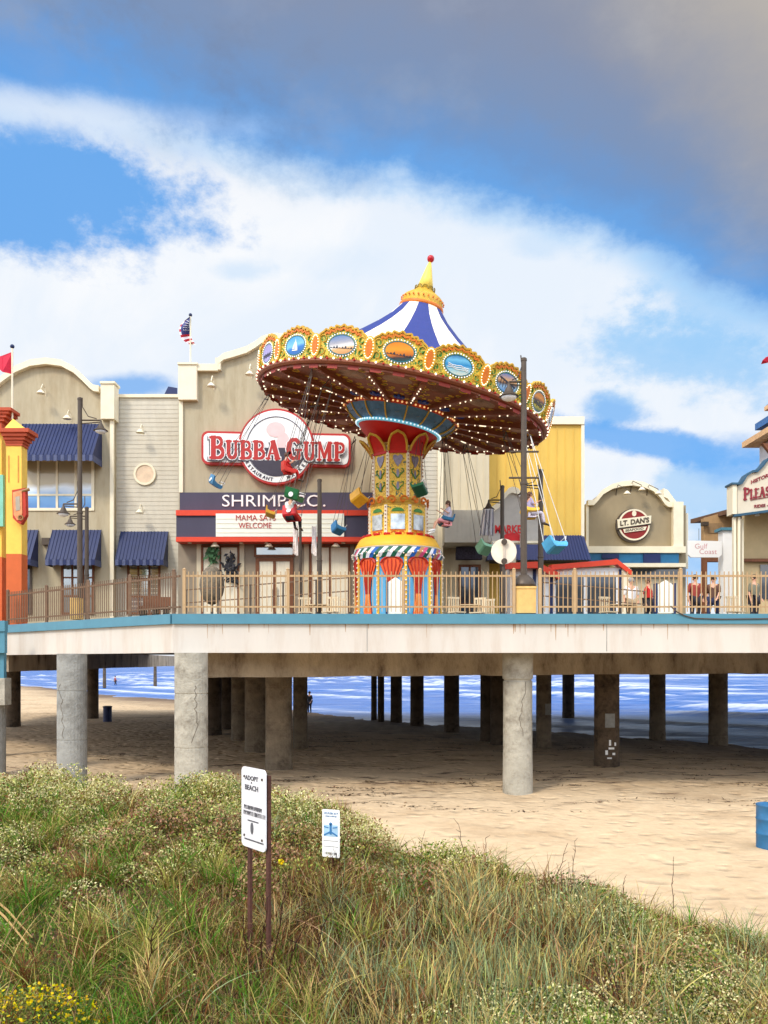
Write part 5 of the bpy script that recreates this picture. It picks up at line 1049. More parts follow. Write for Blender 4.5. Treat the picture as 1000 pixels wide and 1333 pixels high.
def person(loc, yaw, pose, label, shirt, trousers, hair='dark', group=None, h=1.7, sleeves=True, legs_bare=False, longhair=False):
    loc = Vector(loc); s = h/1.7; t = thing('person', label, 'person', loc, group); M = Matrix.Translation(loc)@Matrix.Rotation(yaw, 4, 'Z')@Matrix.Scale(s, 4)   # faces -Y when yaw = 0
    if pose == 'sit':
        J = dict(pel=(0,0,.06), sp=(0,.06,.3), ch=(0,.08,.5), nk=(0,.06,.63), hd=(0,.03,.74), tp=(0,.03,.85), sL=(.17,.07,.56), eL=(.25,-.02,.34), wL=(.24,-.2,.46), sR=(-.17,.07,.56), eR=(-.25,-.02,.34), wR=(-.24,-.2,.46), hL=(.1,0,.05), kL=(.12,-.43,.09), aL=(.12,-.58,-.3), tL=(.12,-.76,-.36), hR=(-.1,0,.05), kR=(-.12,-.43,.06), aR=(-.14,-.52,-.34), tR=(-.14,-.7,-.42))
    elif pose == 'walk':
        J = dict(pel=(0,0,.92), sp=(0,0,1.12), ch=(0,-.01,1.32), nk=(0,0,1.46), hd=(0,-.02,1.58), tp=(0,-.02,1.68), sL=(.18,0,1.38), eL=(.23,-.08,1.12), wL=(.22,-.26,.95), sR=(-.18,0,1.38), eR=(-.23,.1,1.12), wR=(-.23,.04,.88), hL=(.1,0,.88), kL=(.1,.05,.5), aL=(.1,.26,.12), tL=(.1,.14,.04), hR=(-.1,0,.88), kR=(-.1,-.18,.5), aR=(-.1,-.22,.08), tR=(-.1,-.38,.04))
    else:
        J = dict(pel=(0,0,.92), sp=(0,0,1.12), ch=(0,0,1.32), nk=(0,0,1.46), hd=(0,-.02,1.58), tp=(0,-.02,1.68), sL=(.18,0,1.38), eL=(.24,.02,1.1), wL=(.2,-.12,.92), sR=(-.18,0,1.38), eR=(-.24,.02,1.1), wR=(-.24,-.04,.86), hL=(.1,0,.88), kL=(.11,-.01,.48), aL=(.12,.02,.08), tL=(.13,-.13,.04), hR=(-.1,0,.88), kR=(-.11,-.01,.48), aR=(-.12,.02,.08), tR=(-.13,-.13,.04))
    RD = dict(pel=.125, sp=.115, ch=.13, nk=.05, hd=.098, tp=.074, sL=.055, eL=.038, wL=.026, sR=.055, eR=.038, wR=.026, hL=.085, kL=.055, aL=.036, tL=.03, hR=.085, kR=.055, aR=.036, tR=.03)
    E = [('pel','sp'),('sp','ch'),('ch','nk'),('nk','hd'),('hd','tp'),('ch','sL'),('sL','eL'),('eL','wL'),('ch','sR'),('sR','eR'),('eR','wR'),('pel','hL'),('hL','kL'),('kL','aL'),('aL','tL'),('pel','hR'),('hR','kR'),('kR','aR'),('aR','tR')]
    for sd in ('L','R'):                                    # palm, four fingers and thumb
        w_, e_ = Vector(J['w'+sd]), Vector(J['e'+sd]); d = (w_-e_).normalized(); sdv = d.cross(Vector((0,1,0))).normalized(); J['p'+sd] = tuple(w_+d*.07); RD['p'+sd] = .024; E.append(('w'+sd, 'p'+sd))
        for k in range(4): nm = 'f%s%d' % (sd, k); J[nm] = tuple(w_+d*(.15+.01*(k in (1,2)))+sdv*(-.03+.02*k)+Vector((0,-.02,-.015))); RD[nm] = .009; E.append(('p'+sd, nm))
        J['th'+sd] = tuple(w_+d*.09+sdv*.055); RD['th'+sd] = .01; E.append(('w'+sd, 'th'+sd))
    def sub(names, name, mt, k, root):
        ns = [n for n in names if n in J]; ix = {n: i for i, n in enumerate(ns)}
        return skel(name, [M@Vector(J[n]) for n in ns], [(ix[a], ix[c]) for a, c in E if a in ix and c in ix], [RD[n]*s*k for n in ns], mt, t, ix[root])
    body = sub(list(J), 'body', SKIN, .92, 'pel')
    sh = ['pel','sp','ch','sL','sR']+(['eL','eR'] if sleeves else []); keep = J['pel']; sub(sh, 'shirt', shirt, 1.42, 'sp')
    sub(['pel','hL','hR']+(['kL','kR'] if True else [])+([] if legs_bare else ['aL','aR']), 'trousers', trousers, 1.36, 'pel')
    hd = M@Vector(J['hd']); b = MB(); b.M = Matrix.Translation(hd)@Matrix.Rotation(yaw, 4, 'Z')@Matrix.Scale(s, 4); b.ball((0,.028,.045), .108, 10, 0, 1.02)
    if longhair: b.ball((0,.07,-.08), .075, 8, 0, 2.0)
    b.build('hair', HAIRM[hair], t, smooth=True)
    b = MB(); b.M = Matrix.Translation(hd)@Matrix.Rotation(yaw, 4, 'Z')@Matrix.Scale(s, 4); b.ball((.03,-.083,.01), .008, 6); b.ball((-.03,-.083,.01), .008, 6); b.build('eyes', DARKMETAL, t)
    b = MB(); b.M = Matrix.Translation(hd)@Matrix.Rotation(yaw, 4, 'Z')@Matrix.Scale(s, 4); b.ball((0,-.092,-.02), .014, 6, 0, 1.5); b.ball((.088,0,0), .02, 6, 0, 1.5); b.ball((-.088,0,0), .02, 6, 0, 1.5); b.build('nose_and_ears', SKIN, t)
    for sd in ('L','R'):
        a, c = M@Vector(J['a'+sd]), M@Vector(J['t'+sd]); MB().tube([a+(a-c)*.25-Vector((0,0,.03*s)), a-Vector((0,0,.02*s)), c+(c-a)*.15], [.045*s,.05*s,.035*s], 8).build('shoe', SIGNWHITE if legs_bare else DARKMETAL, t, smooth=True)
    return t
def cl(n, r, g, b): return mat('cloth_'+n, S(r,g,b), .85, .1)
DK = DECK
person((X_(905,28),28,DK), R(10), 'stand', 'person in a coral red shirt standing behind the right railing', cl('coral',150,62,50), cl('dark',50,46,52), 'dark', 'people on the pier', 1.68)
person((X_(929,27.6),27.6,DK), R(-40), 'walk', 'person with dark hair and brown top beside the white pillar', cl('brown',96,66,52), cl('navy',40,46,74), 'dark', 'people on the pier', 1.6)
person((X_(844,28.4),28.4,DK), R(60), 'walk', 'person in bright red shirt left of the cream notice board', cl('red',200,40,36), cl('dark',50,46,52), 'brown', 'people on the pier', 1.6)
person((X_(822,29),29,DK), R(0), 'stand', 'person in a white shirt standing before the kiosk corner', cl('white',230,226,220), cl('tan',170,150,120), 'grey', 'people on the pier', 1.68)
person((X_(982,27.2),27.2,DK), R(30), 'stand', 'person in an olive top below the gate building', cl('olive',120,116,96), cl('dark',50,46,52), 'dark', 'people on the pier', 1.6)
person((X_(268,60),62,ground(X_(268,60),62)), R(90), 'walk', 'person wading at the waterline right of the pale corner column', cl('teal',60,110,130), cl('dark',50,46,52), 'dark', 'bathers beyond the pier', 1.75)
person((X_(403,66),66,-.2), R(-30), 'stand', 'dark clad person at the surf beside the clustered columns', cl('black',34,34,38), cl('dark',50,46,52), 'dark', 'bathers beyond the pier', 1.7)
person((X_(150,150),150,-.55), R(90), 'walk', 'swimmer waist deep in the far surf at left', cl('pinkish',180,90,90), cl('dark',50,46,52), 'dark', 'bathers beyond the pier', 1.9)

# ---------------------------------------------------------------- swing seats
def canopy_pt(px, py, off=-.2):
    d = Vector(((px-500)/FPX, 1, (HOR-py)/FPX)); E_ = Vector((0,0,EYE)); tt = NAX.dot(RC+NAX*off-E_)/NAX.dot(d); q = E_+d*tt; l_ = MC_.inverted()@q; rr = math.hypot(l_.x, l_.y)
    if rr > 5.0 or tt < 0: l_.x *= 5/rr; l_.y *= 5/rr
    l_.z = off; return MC_@l_
CH = mat('grey_chain', S(96,88,80), .5, .2, 9, metal=.4); CHL = mat('pale_chain', S(220,216,208), .5)
def seat(px, py, Y, hp, col, label, yaw=90, roll=0, number=False, rider=None, chain=CH, sz=1.):
    sz *= .84
    p = P(px, py, Y); hang = canopy_pt(*hp) if len(hp) == 2 else P(*hp); t = thing('hanging_chair', label, 'swing seat', p, 'seats hanging from the swing ride')
    dirv = (hang-p).normalized(); zx = dirv; fy = Vector((math.sin(R(yaw)), math.cos(R(yaw)), 0)); xx = fy.cross(zx).normalized(); fy = zx.cross(xx).normalized()
    Rm = Matrix((xx, fy, zx)).transposed().to_4x4(); M = Matrix.Translation(p)@Rm@Matrix.Scale(sz, 4)
    b = MB(); b.M = M; w2 = .27
    # tub: floor, curved back, low sides
    sp = [(.25,-.07),(.22,-.11),(-.17,-.11),(-.23,-.05),(-.29,.22),(-.26,.24),(-.19,.06),(-.02,.02),(.14,.03),(.25,.06)]; n_ = len(sp)
    for sgn in (-1,1): b.add([(sgn*w2,y_,z_) for y_, z_ in sp]+[(sgn*(w2-.035),y_,z_) for y_, z_ in sp], [tuple(range(n_)), tuple(range(n_,2*n_))[::-1]]+[(i_, n_+i_, n_+(i_+1) % n_, (i_+1) % n_) for i_ in range(n_)])
    shell = [(.27,.0),(.24,-.10),(.2,-.13),(-.16,-.13),(-.22,-.09),(-.27,.06),(-.31,.25)]
    for (ya, za), (yb, zb) in zip(shell[:-1], shell[1:]): b.bar((0,ya,za), (0,yb,zb), 2*w2, .02) if abs(yb-ya) > .001 else None
    b.build('tub', mat('seat_'+col[0], S(*col[1]), .4, .12, 5), t)
    b = MB(); b.M = M; b.tube([(-w2,.2,.05),(-w2,.26,.2),(w2,.26,.2),(w2,.2,.05)], .018, 6); b.build('lap_bar', CHL, t)
    if number:
        for sy_, nn in ((-.29,1),(.262,1)):
            b = MB(); b.M = M@Matrix.Translation((0,sy_,.02)); b.disc(0, 0, .09, .09, -.006, .006, 18); b.build('number_disc', SIGNWHITE, t)
    Mi = M.inverted(); hl = Mi@hang; top = Vector((hl.x, hl.y, hl.z)); br = top-top.normalized()*.35
    b = MB(); b.M = M; b.tube([br+Vector((-.2,0,0)), br+Vector((.2,0,0))], .035, 6); b.tube([br+Vector((-.18,0,0)), top], .018, 5); b.tube([br+Vector((.18,0,0)), top], .018, 5); b.build('spreader_bar', DARKMETAL, t)
    for sgn in (-1,1):
        for yy in (-.24, .22): b = MB(); b.M = M; b.tube([(sgn*w2,yy,.2 if yy < 0 else .05), br+Vector((sgn*.19,0,0))], .011, 5); b.build('chain', chain, t)
        if chain is CHL: pass
    if rider:
        lab, sh, tr, hr, kw = rider; rt = person(p+M.to_3x3()@Vector((0,-.02,-.1)), math.atan2(-fy.x, fy.y)+PI, 'sit', lab, sh, tr, hr, 'riders on the swings', **kw)
    return t
NV = True
seat(281, 629, 31.2, (352,511), ('steel_blue',(70,130,170)), 'blue seat with number disc, leftmost under the wing sign', 60, number=True)
seat(376, 611, 26.9, (402,478), ('bright_red',(208,44,30)), 'round red seat hanging in front of the sign disc', 70, sz=.95, rider=('person in red curled up on the seat before the sign disc', cl('red',200,40,36), cl('red',200,40,36), 'brown', dict(h=1.15)))
seat(383, 646, 28.0, (430,492), ('bottle_green',(36,110,62)), 'green seat with white discs below the sign disc', 20, number=True, sz=1.1)
seat(380, 671, 28.6, (412,520), ('cherry_red',(204,36,40)), 'red seat with white discs above the letter board', 20, number=True, sz=1.1, rider=('person in white shirt with dark trousers leaning over the red seat', cl('white',236,220,222), cl('black',34,34,38), 'dark', dict(h=1.45)))
seat(352, 668, 33.0, (398,545), ('mustard',(214,160,40)), 'small yellow seat left of the white shirted rider', 80, sz=.9)
seat(441, 689, 32.6, (462,568,34.5), ('lake_blue',(60,130,180)), 'blue seat in front of the right end of the letter board', 60)
seat(468, 650, 30.6, (486,562,33.5), ('amber',(226,166,40)), 'yellow seat touching the left side of the ride pillar', 40, sz=1.1)
seat(546, 637, 28.2, (548,560,30.5), ('dark_green',(34,84,56)), 'dark green seat at the right side of the ride pillar', 120)
seat(581, 678, 29.6, (578,560,31.5), ('dark_teal',(44,100,130)), 'dark blue seat carrying a girl right of the pillar', 250, rider=('girl in a pale top with pink trousers riding right of the pillar', cl('paleblue',206,196,206), cl('pink',226,150,150), 'brown', dict(h=1.5, longhair=True, legs_bare=True)))
seat(632, 714, 30.0, (604,578,33.5), ('sage_green',(110,156,124)), 'sage green seat low beside the round white plate sign', 60)
seat(691, 667, 27.5, (655,560,29.5), ('sun_yellow',(232,184,60)), 'yellow seat tipped beside the tall lamp post', 80, rider=('person in lavender top riding behind the lamp post', cl('lavender',176,166,200), cl('paleblue',206,196,206), 'brown', dict(h=1.4, longhair=True)))
seat(724, 711, 25.8, (684,560,27.2), ('light_blue',(92,180,222)), 'light blue seat with white bars over the navy roof', 70, sz=1.15, chain=CHL)
seat(500, 628, 37.2, (480,565,35.8), ('rose',(180,90,90)), 'seat mostly hidden behind the ride pillar', 60)
# striped cloth
Y = 31.6; b = MB(); K = 14; vs = []
for i in range(K+1):
    f_ = i/K
    for (py, hw) in ((663,7),(674,8),(697,9.5)): q = P(636-hw+2*hw*f_-(py-663)*.08, py, Y); vs.append(q+Vector((0,.12*math.sin(f_*PI*7),0)))
b.v = vs
for i in range(K):
    for j in range(2): b.f.append([i*3+j, i*3+3+j, i*3+4+j, i*3+1+j]); b.m.append(i % 2)
o = b.build('hanging_banner', [SIGNWHITE, mat('stripe_grey', S(176,170,176), .8)], loc=P(636,663,Y)); o.modifiers.new('t', 'SOLIDIFY').thickness = .01
tag(o, 'white and grey striped cloth hanging under the lamp beside the gable sign', 'banner')

# ---------------------------------------------------------------- deck furniture
def board(px, y0, y1, w2, Y, label, edge=NAVY):
    t = thing('notice_board', label, 'notice board', (X_(px,Y),Y,DECK)); pk = [(-w2,y1),(-w2,y0+8),(0,y0),(w2,y0+8),(w2,y1)]
    b = MB(); b.prism([(X_(px+x,Y),Z_(y,Y)) for x, y in pk][::-1], Y, Y+.12); b.build('panel', mat('board_cream', S(244,244,228)), t)
    b = MB(); 
    for sx_ in (-1,1): pbox(b, px+sx_*w2-1.3, y0+4, px+sx_*w2+1.3, y1+20, Y-.05, .22)
    b.build('side_post', edge, t)
board(515, 751, 800, 11.5, 25.6, 'cream pointed panel with dark posts before the ride drum')
board(867, 755, 798, 12, 25.5, 'cream pointed panel with navy posts behind the right railing')
# round plate sign seen from behind
Y = 24.6; t = thing('round_sign', 'round cream plate sign on a dark pole left of the tall lamp post', 'sign', (X_(656,Y),Y,DECK))
b = MB(); b.disc(X_(656,Y), Z_(718,Y), .37, .37, Y-.02, Y+.01, 44); b.build('plate', mat('plate_cream', S(244,230,206), .5), t)
b = MB(); b.box(X_(656,Y)-.035, X_(656,Y)+.035, Y-.07, Y-.021, Z_(733,Y), Z_(705,Y)); b.build('strap', mat('strap_beige', S(206,190,170), .5), t)
b = MB(); [b.disc(X_(656,Y), Z_(q,Y), .085, .085, Y-.12, Y-.071, 18) for q in (706,731)]; b.tube([(X_(656,Y),Y+.04,DECK),(X_(656,Y),Y+.04,Z_(738,Y))], .05, 10); b.build('pole', DARKMETAL, t)
def cafe_chair(px, Y, yaw, label):
    x = X_(px, Y); t = thing('cafe_chair', label, 'chair', (x,Y,DECK), 'cafe chairs on the pier deck'); f = Matrix.Translation((x,Y,DECK))@Matrix.Rotation(yaw, 4, 'Z'); W = mat('chair_cream', S(216,196,160), .6, .1)
    for sx_ in (-1,1):
        for sy_ in (-1,1): b = MB(); b.M = f; b.tube([(sx_*.2,sy_*.2,0),(sx_*.18,sy_*.18,.45)], .02, 6); b.build('leg', W, t)
    b = MB(); b.M = f; b.box(-.22,.22,-.22,.22,.45,.49); b.build('seat', W, t); b = MB(); b.M = f
    for k in range(5): b.box(-.2+.09*k,-.16+.09*k,.19,.22,.49,.95)
    b.box(-.22,.22,.185,.225,.93,1.0); b.build('backrest', W, t)
def cafe_table(px, Y, label):
    x = X_(px, Y); t = thing('cafe_table', label, 'table', (x,Y,DECK), 'cafe tables on the pier deck'); MB().lathe([(.45,DECK+.72),(.47,DECK+.74),(.45,DECK+.76)], 24, 0, (x,Y,0)).build('tabletop', mat('table_top', S(200,176,140), .5), t); MB().lathe([(.28,DECK),(.26,DECK+.03),(.035,DECK+.06),(.035,DECK+.72)], 14, 0, (x,Y,0)).build('pedestal', DARKMETAL, t)
for i, (px, Y, yw, lb) in enumerate(((398,28.5,.3,'cream slatted chair nearest the restaurant doors'),(430,28.2,-.4,'cream slatted chair left of the ride drum'),(446,29.4,2.8,'cream slatted chair turned away beside the ride drum'),(595,28.3,.5,'cream slatted chair just right of the ride drum'),(622,28.6,-.5,'cream slatted chair near the round plate sign'),(640,29.6,2.6,'cream slatted chair turned away by the round plate sign'),(792,28.2,.4,'cream slatted chair in front of the kiosk'),(958,28,.2,'cream slatted chair under the white pillar'))): cafe_chair(px, Y, yw, lb)
for px, Y, lb in ((414,28.9,'round table near the restaurant doors'),(610,29,'round table right of the ride drum'),(806,28.8,'round table in front of the kiosk')): cafe_table(px, Y, lb)
Y = 25.5; t = thing('park_bench', 'brown wooden bench behind the brown railing', 'bench', (X_(200,Y),Y,DECK)); b = MB(); b.box(X_(181,Y),X_(217,Y),Y,Y+.42,DECK+.40,DECK+.5); b.build('seat', BROWNWOOD, t); b = MB(); b.box(X_(181,Y),X_(217,Y),Y+.42,Y+.47,DECK+.52,DECK+.8); b.build('backrest', BROWNWOOD, t)
for px in (184,200,214): b = MB(); b.box(X_(px,Y)-.06,X_(px,Y)+.06,Y+.03,Y+.4,DECK,DECK+.4); b.build('leg', DARKMETAL, t)

# ---------------------------------------------------------------- beach objects
Y = 17.3; x = X_(1003,Y); zg = ground(x, Y); t = thing('trash_barrel', 'blue steel barrel standing on the dry sand at right', 'barrel', (x,Y,zg))
BL = mat('barrel_blue', S(38,100,142), .5, .2, 4, dark=S(90,70,60), damt=.3); prof = [(.27,0),(.275,.02),(.27,.04),(.27,.28),(.285,.3),(.27,.32),(.27,.58),(.285,.6),(.27,.62),(.27,.86),(.285,.88),(.27,.9)]
MB().lathe([(r_,z_+zg) for r_, z_ in prof]+[(.25,zg+.9),(.25,zg+.1)], 28, 0, (x,Y,0), caps=False).build('drum', BL, t, smooth=True); MB().lathe([(.0,.5+zg),(.25,.5+zg)], 20, 0, (x,Y,0), caps=False).build('liner', DARKMETAL, t)
Y = 54; x = X_(140,Y); zg = ground(x, Y); t = thing('trash_can', 'small dark bin on the shaded sand beyond the grey column', 'bin', (x,Y,zg)); MB().lathe([(.27,zg),(.27,zg+.3),(.285,zg+.32),(.27,zg+.34),(.27,zg+.9),(.29,zg+.95),(.2,zg+1.02)], 16, 0, (x,Y,0)).build('can', NAVY, t); MB().lathe([(.3,zg+.95),(.3,zg+1.0)], 16, 0, (x,Y,0)).build('rim', DARKMETAL, t)
for px, lb in ((136,'thin marker pole in the surf left of two'),(202,'thin marker pole in the surf right of two')): Y = 130; b = MB(); b.tube([P(px,896,Y), P(px,856,Y)], [.28,.22], 8); b.tube([P(px,858,Y), P(px,855,Y)], .32, 8); tag(b.build('marker_pole', CONCD, loc=P(px,896,Y)), lb, 'pole', 'marker poles in the surf')
# large sign
RUST = mat('rusty_post', S(84,50,38), .85, .3, 8, .4, 30); SGN = mat('sign_aluminium', S(236,232,230), .45, .03, 2, dark=S(206,200,196), dscale=3, damt=.3)
Y = 7.9; xs_ = X_(330.5,Y); t = thing('beach_sign', 'large white rectangular notice on two rusty posts in the grass', 'sign', (xs_,Y,ground(xs_,Y)))
yawS = R(-52); f = Matrix.Translation((xs_,Y,0))@Matrix.Rotation(yawS, 4, 'Z')
hw = .205+.02; zt, zb_ = Z_(1000,Y), Z_(1105,Y)
hw = .5*(350-311)/FPX*Y/math.cos(yawS)
def rr2(w_, z0, z1, r, n=5):
    return rrect(-w_, w_, z0, z1, r, n)
b = MB(); b.M = f; b.prism(rr2(hw, zb_, zt, .05), -.006, .006); b.build('panel', SGN, t)
MK = mat('faded_black_print', S(96,94,96), .6); b = MB(); b.M = f
tz = lambda k: zt+(zb_-zt)*k
for s_, k, h_, w_ in (('ADOPT', .13, .045, .2), ('A', .185, .02, .02), ('BEACH', .25, .05, .2)):
    q = text(s_, -.03, tz(k), -.008, h_, w_*1.25, .03, .002); q.v = [f@v for v in q.v]; q.build('lettering', MK, t)
scribble(b, -.0, tz(.50), .34, .04, -.008); scribble(b, .02, tz(.57), .4, .04, -.008); b.disc(-.02, tz(.75), .025, .055, -.012, -.007, 12); scribble(b, .0, tz(.66), .2, .012, -.008)
scribble(b, .02, tz(.90), .36, .014, -.008); b.build('small_print', MK, t)
b = MB(); b.M = f; [b.disc(sx_*(hw-.06), tz(k), .012, .012, -.014, -.006, 8) for sx_ in (-1,1) for k in (.12,.86)]; b.build('bolt', DARKMETAL, t)
for sx_ in (-.60, .93):
    p = f@Vector((sx_*hw,.035,0)); zg = ground(p.x, p.y); b = MB(); b.M = Matrix.Translation((p.x,p.y,0))@Matrix.Rotation(yawS, 4, 'Z'); b.box(-.024,.024,-.014,.014,zg-.2,zt-.05); b.build('post', RUST, t)
# small sign
Y = 10.4; x = X_(431,Y); t = thing('beach_sign', 'small white and blue notice half sunk in the dune grass', 'sign', (x,Y,ground(x,Y))); f = Matrix.Translation((x,Y,0))@Matrix.Rotation(R(-22), 4, 'Z'); zt, zb_ = Z_(1054,Y), Z_(1116,Y); hw = .112
b = MB(); b.M = f; b.prism(rr2(hw*1.05, zb_, zt, .015), -.005, .005); b.build('panel', SIGNWHITE, t)
tz = lambda k: zt+(zb_-zt)*k; BP = mat('print_blue', S(60,120,170), .5, .15, 9); b = MB(); b.M = f
b.box(-hw*.85,hw*.85,-.009,-.0055,tz(.56),tz(.32)); b.build('picture', mat('print_pale_blue', S(170,204,226), .5, .2, 12), t)
b = MB(); b.M = f; b.box(-.014,.014,-.013,-.0095,tz(.52),tz(.3)); b.disc(0,tz(.3),.022,.02,-.013,-.0095,10); 
for sx_ in (-1,1): b.bar((0,-.012,tz(.46)),(sx_*.09,-.012,tz(.54)),.004,.018); b.bar((sx_*.03,-.012,tz(.38)),(sx_*.09,-.012,tz(.36)),.004,.012)
b.build('palm_print', BP, t); b = MB(); b.M = f; scribble(b,0,tz(.08),.17,.03,-.006); scribble(b,0,tz(.14),.15,.018,-.006); b.build('heading_print', BP, t)
b = MB(); b.M = f; b.box(-hw*.9,hw*.9,-.007,-.0055,tz(.66),tz(.65)); b.box(-hw*.9,hw*.9,-.007,-.0055,tz(.78),tz(.77)); scribble(b,0,tz(.92),.16,.03,-.006); b.build('small_print', MK, t)
b = MB(); b.M = f; b.box(-.02,.02,.006,.04,ground(x,Y)-.2,zt-.03); b.build('post', RUST, t)

# ---------------------------------------------------------------- vegetation
def veg_mat(name, c, var=.5, tr=.25):
    m = bpy.data.materials.new(name); m.use_nodes = True; nt = m.node_tree; N = nt.nodes; L = nt.links; b = N['Principled BSDF']; b.inputs['Roughness'].default_value = .65; b.inputs['Specular IOR Level'].default_value = .25
    g = N.new('ShaderNodeNewGeometry'); h = N.new('ShaderNodeHueSaturation'); h.inputs['Saturation'].default_value = 1.12; h.inputs['Color'].default_value = (c[0]*.80, c[1]*.80, c[2]*.76, 1)
    mr = N.new('ShaderNodeMapRange'); mr.inputs[3].default_value = 1-var; mr.inputs[4].default_value = 1+var; L.new(g.outputs['Random Per Island'], mr.inputs[0]); L.new(mr.outputs[0], h.inputs['Value'])
    m2 = N.new('ShaderNodeMapRange'); m2.inputs[3].default_value = .47; m2.inputs[4].default_value = .53; ml = N.new('ShaderNodeMath'); ml.operation = 'FRACT'; mm = N.new('ShaderNodeMath'); mm.operation = 'MULTIPLY'; mm.inputs[1].default_value = 7.3; L.new(g.outputs['Random Per Island'], mm.inputs[0]); L.new(mm.outputs[0], ml.inputs[0]); L.new(ml.outputs[0], m2.inputs[0]); L.new(m2.outputs[0], h.inputs['Hue'])
    L.new(h.outputs[0], b.inputs['Base Color']); tl = N.new('ShaderNodeBsdfTranslucent'); L.new(h.outputs[0], tl.inputs[0]); mx = N.new('ShaderNodeMixShader'); mx.inputs[0].default_value = tr
    L.new(b.outputs[0], mx.inputs[1]); L.new(tl.outputs[0], mx.inputs[2]); L.new(mx.outputs[0], N['Material Output'].inputs[0]); return m
VM = [veg_mat('leaf_mid_green', S(116,138,68)), veg_mat('leaf_dark_green', S(96,122,62)), veg_mat('leaf_olive', S(178,176,100)), veg_mat('blade_blue_green', S(154,166,126)), veg_mat('blade_straw', S(216,190,134)), veg_mat('blade_brown', S(132,94,62)),
      veg_mat('flower_cream', S(246,234,184)), veg_mat('flower_yellow', S(236,206,40)), veg_mat('stem_dark', S(64,42,30)), veg_mat('blade_fresh_green', S(100,142,58)), veg_mat('leaf_pale', S(208,206,140)), veg_mat('blade_tan_pink', S(196,160,130)), veg_mat('leaf_deep_green', S(66,78,44))]  # last leaf green is a darker tone mixed in at random
def gz(x, y): return np.array([ground(a, b_) for a, b_ in zip(x, y)])
def mesh_np(name, V_, F_, mi, label, cat=None, kind='stuff', group=None, loc=None):
    me = bpy.data.meshes.new(name); n = len(V_); me.vertices.add(n)
    if loc is not None: V_ = V_-np.array(loc)
    me.vertices.foreach_set('co', V_.astype(np.float32).ravel()); k = len(F_); me.loops.add(k*4); me.loops.foreach_set('vertex_index', F_.astype(np.int32).ravel()); me.polygons.add(k)
    me.polygons.foreach_set('loop_start', np.arange(0, k*4, 4, dtype=np.int32)); me.polygons.foreach_set('loop_total', np.full(k, 4, dtype=np.int32)); me.polygons.foreach_set('material_index', mi.astype(np.int32))
    for m in VM: me.materials.append(m)
    me.update(calc_edges=True); o = bpy.data.objects.new(name, me); COL.objects.link(o)
    if loc is not None: o.location = loc
    return tag(o, label, cat, group, kind)
def blades(x, y, h, wd, lean, mi, seg=4, base_z=None, curl=1.6):
    n = len(x); z = gz(x, y) if base_z is None else base_z; a = RNG.uniform(0, 2*PI, n); fa = RNG.uniform(0, 2*PI, n); Vs = []
    for j in range(seg+1):
        s = j/seg; off = lean*h*s**curl; px_ = x+np.cos(a)*off; py_ = y+np.sin(a)*off; pz = z-.03+h*(s-.35*lean*s**2.5); w2 = wd*(1-s**1.6)+.0008
        Vs.append(np.stack([px_-np.cos(fa)*w2, py_-np.sin(fa)*w2, pz], 1)); Vs.append(np.stack([px_+np.cos(fa)*w2, py_+np.sin(fa)*w2, pz], 1))
    V_ = np.stack(Vs, 1).reshape(-1, 3); st = (seg+1)*2; base = np.arange(n)*st
    F_ = np.concatenate([np.stack([base+2*j, base+2*j+1, base+2*j+3, base+2*j+2], 1) for j in range(seg)], 0); return V_, F_, np.tile(mi, seg)
def leaves(c, ln, wd, mi, up=.4):
    n = len(c); d = RNG.normal(size=(n, 3)); d[:, 2] += up; d /= np.linalg.norm(d, axis=1)[:, None]; e = np.cross(d, RNG.normal(size=(n, 3))); e /= np.linalg.norm(e, axis=1)[:, None]
    l_ = ln[:, None]; w_ = wd[:, None]; V_ = np.stack([c-d*l_*.5, c+e*w_*.5, c+d*l_*.5, c-e*w_*.5], 1).reshape(-1, 3); F_ = np.arange(n*4).reshape(-1, 4); return V_, F_, mi
def join(parts):
    V_, F_, Mi = [], [], []; k = 0
    for v, f, m in parts: V_.append(v); F_.append(f+k); Mi.append(m); k += len(v)
    return np.concatenate(V_), np.concatenate(F_), np.concatenate(Mi)
def on_dune(x, y): return y < np.interp(x, DX, DYR)+.9+.5*np.sin(x*2.1)+.3*np.sin(x*5.3)
def scatter(n, y0=4.9, y1=16.5, power=1.0):
    # uniform over the visible wedge of the dune, denser where it is near
    y = y0+(y1-y0)*RNG.uniform(0, 1, n)**power; x = RNG.uniform(-.53, .53, n)*y; k = on_dune(x, y); return x[k], y[k]
def regionf(x, y, s, seed): return np.array([noise.noise(Vector((a*s, b_*s, seed))) for a, b_ in zip(x, y)])
def gauss(x, y, cx, cy, rx, ry): return np.exp(-((x-cx)/rx)**2-((y-cy)/ry)**2)
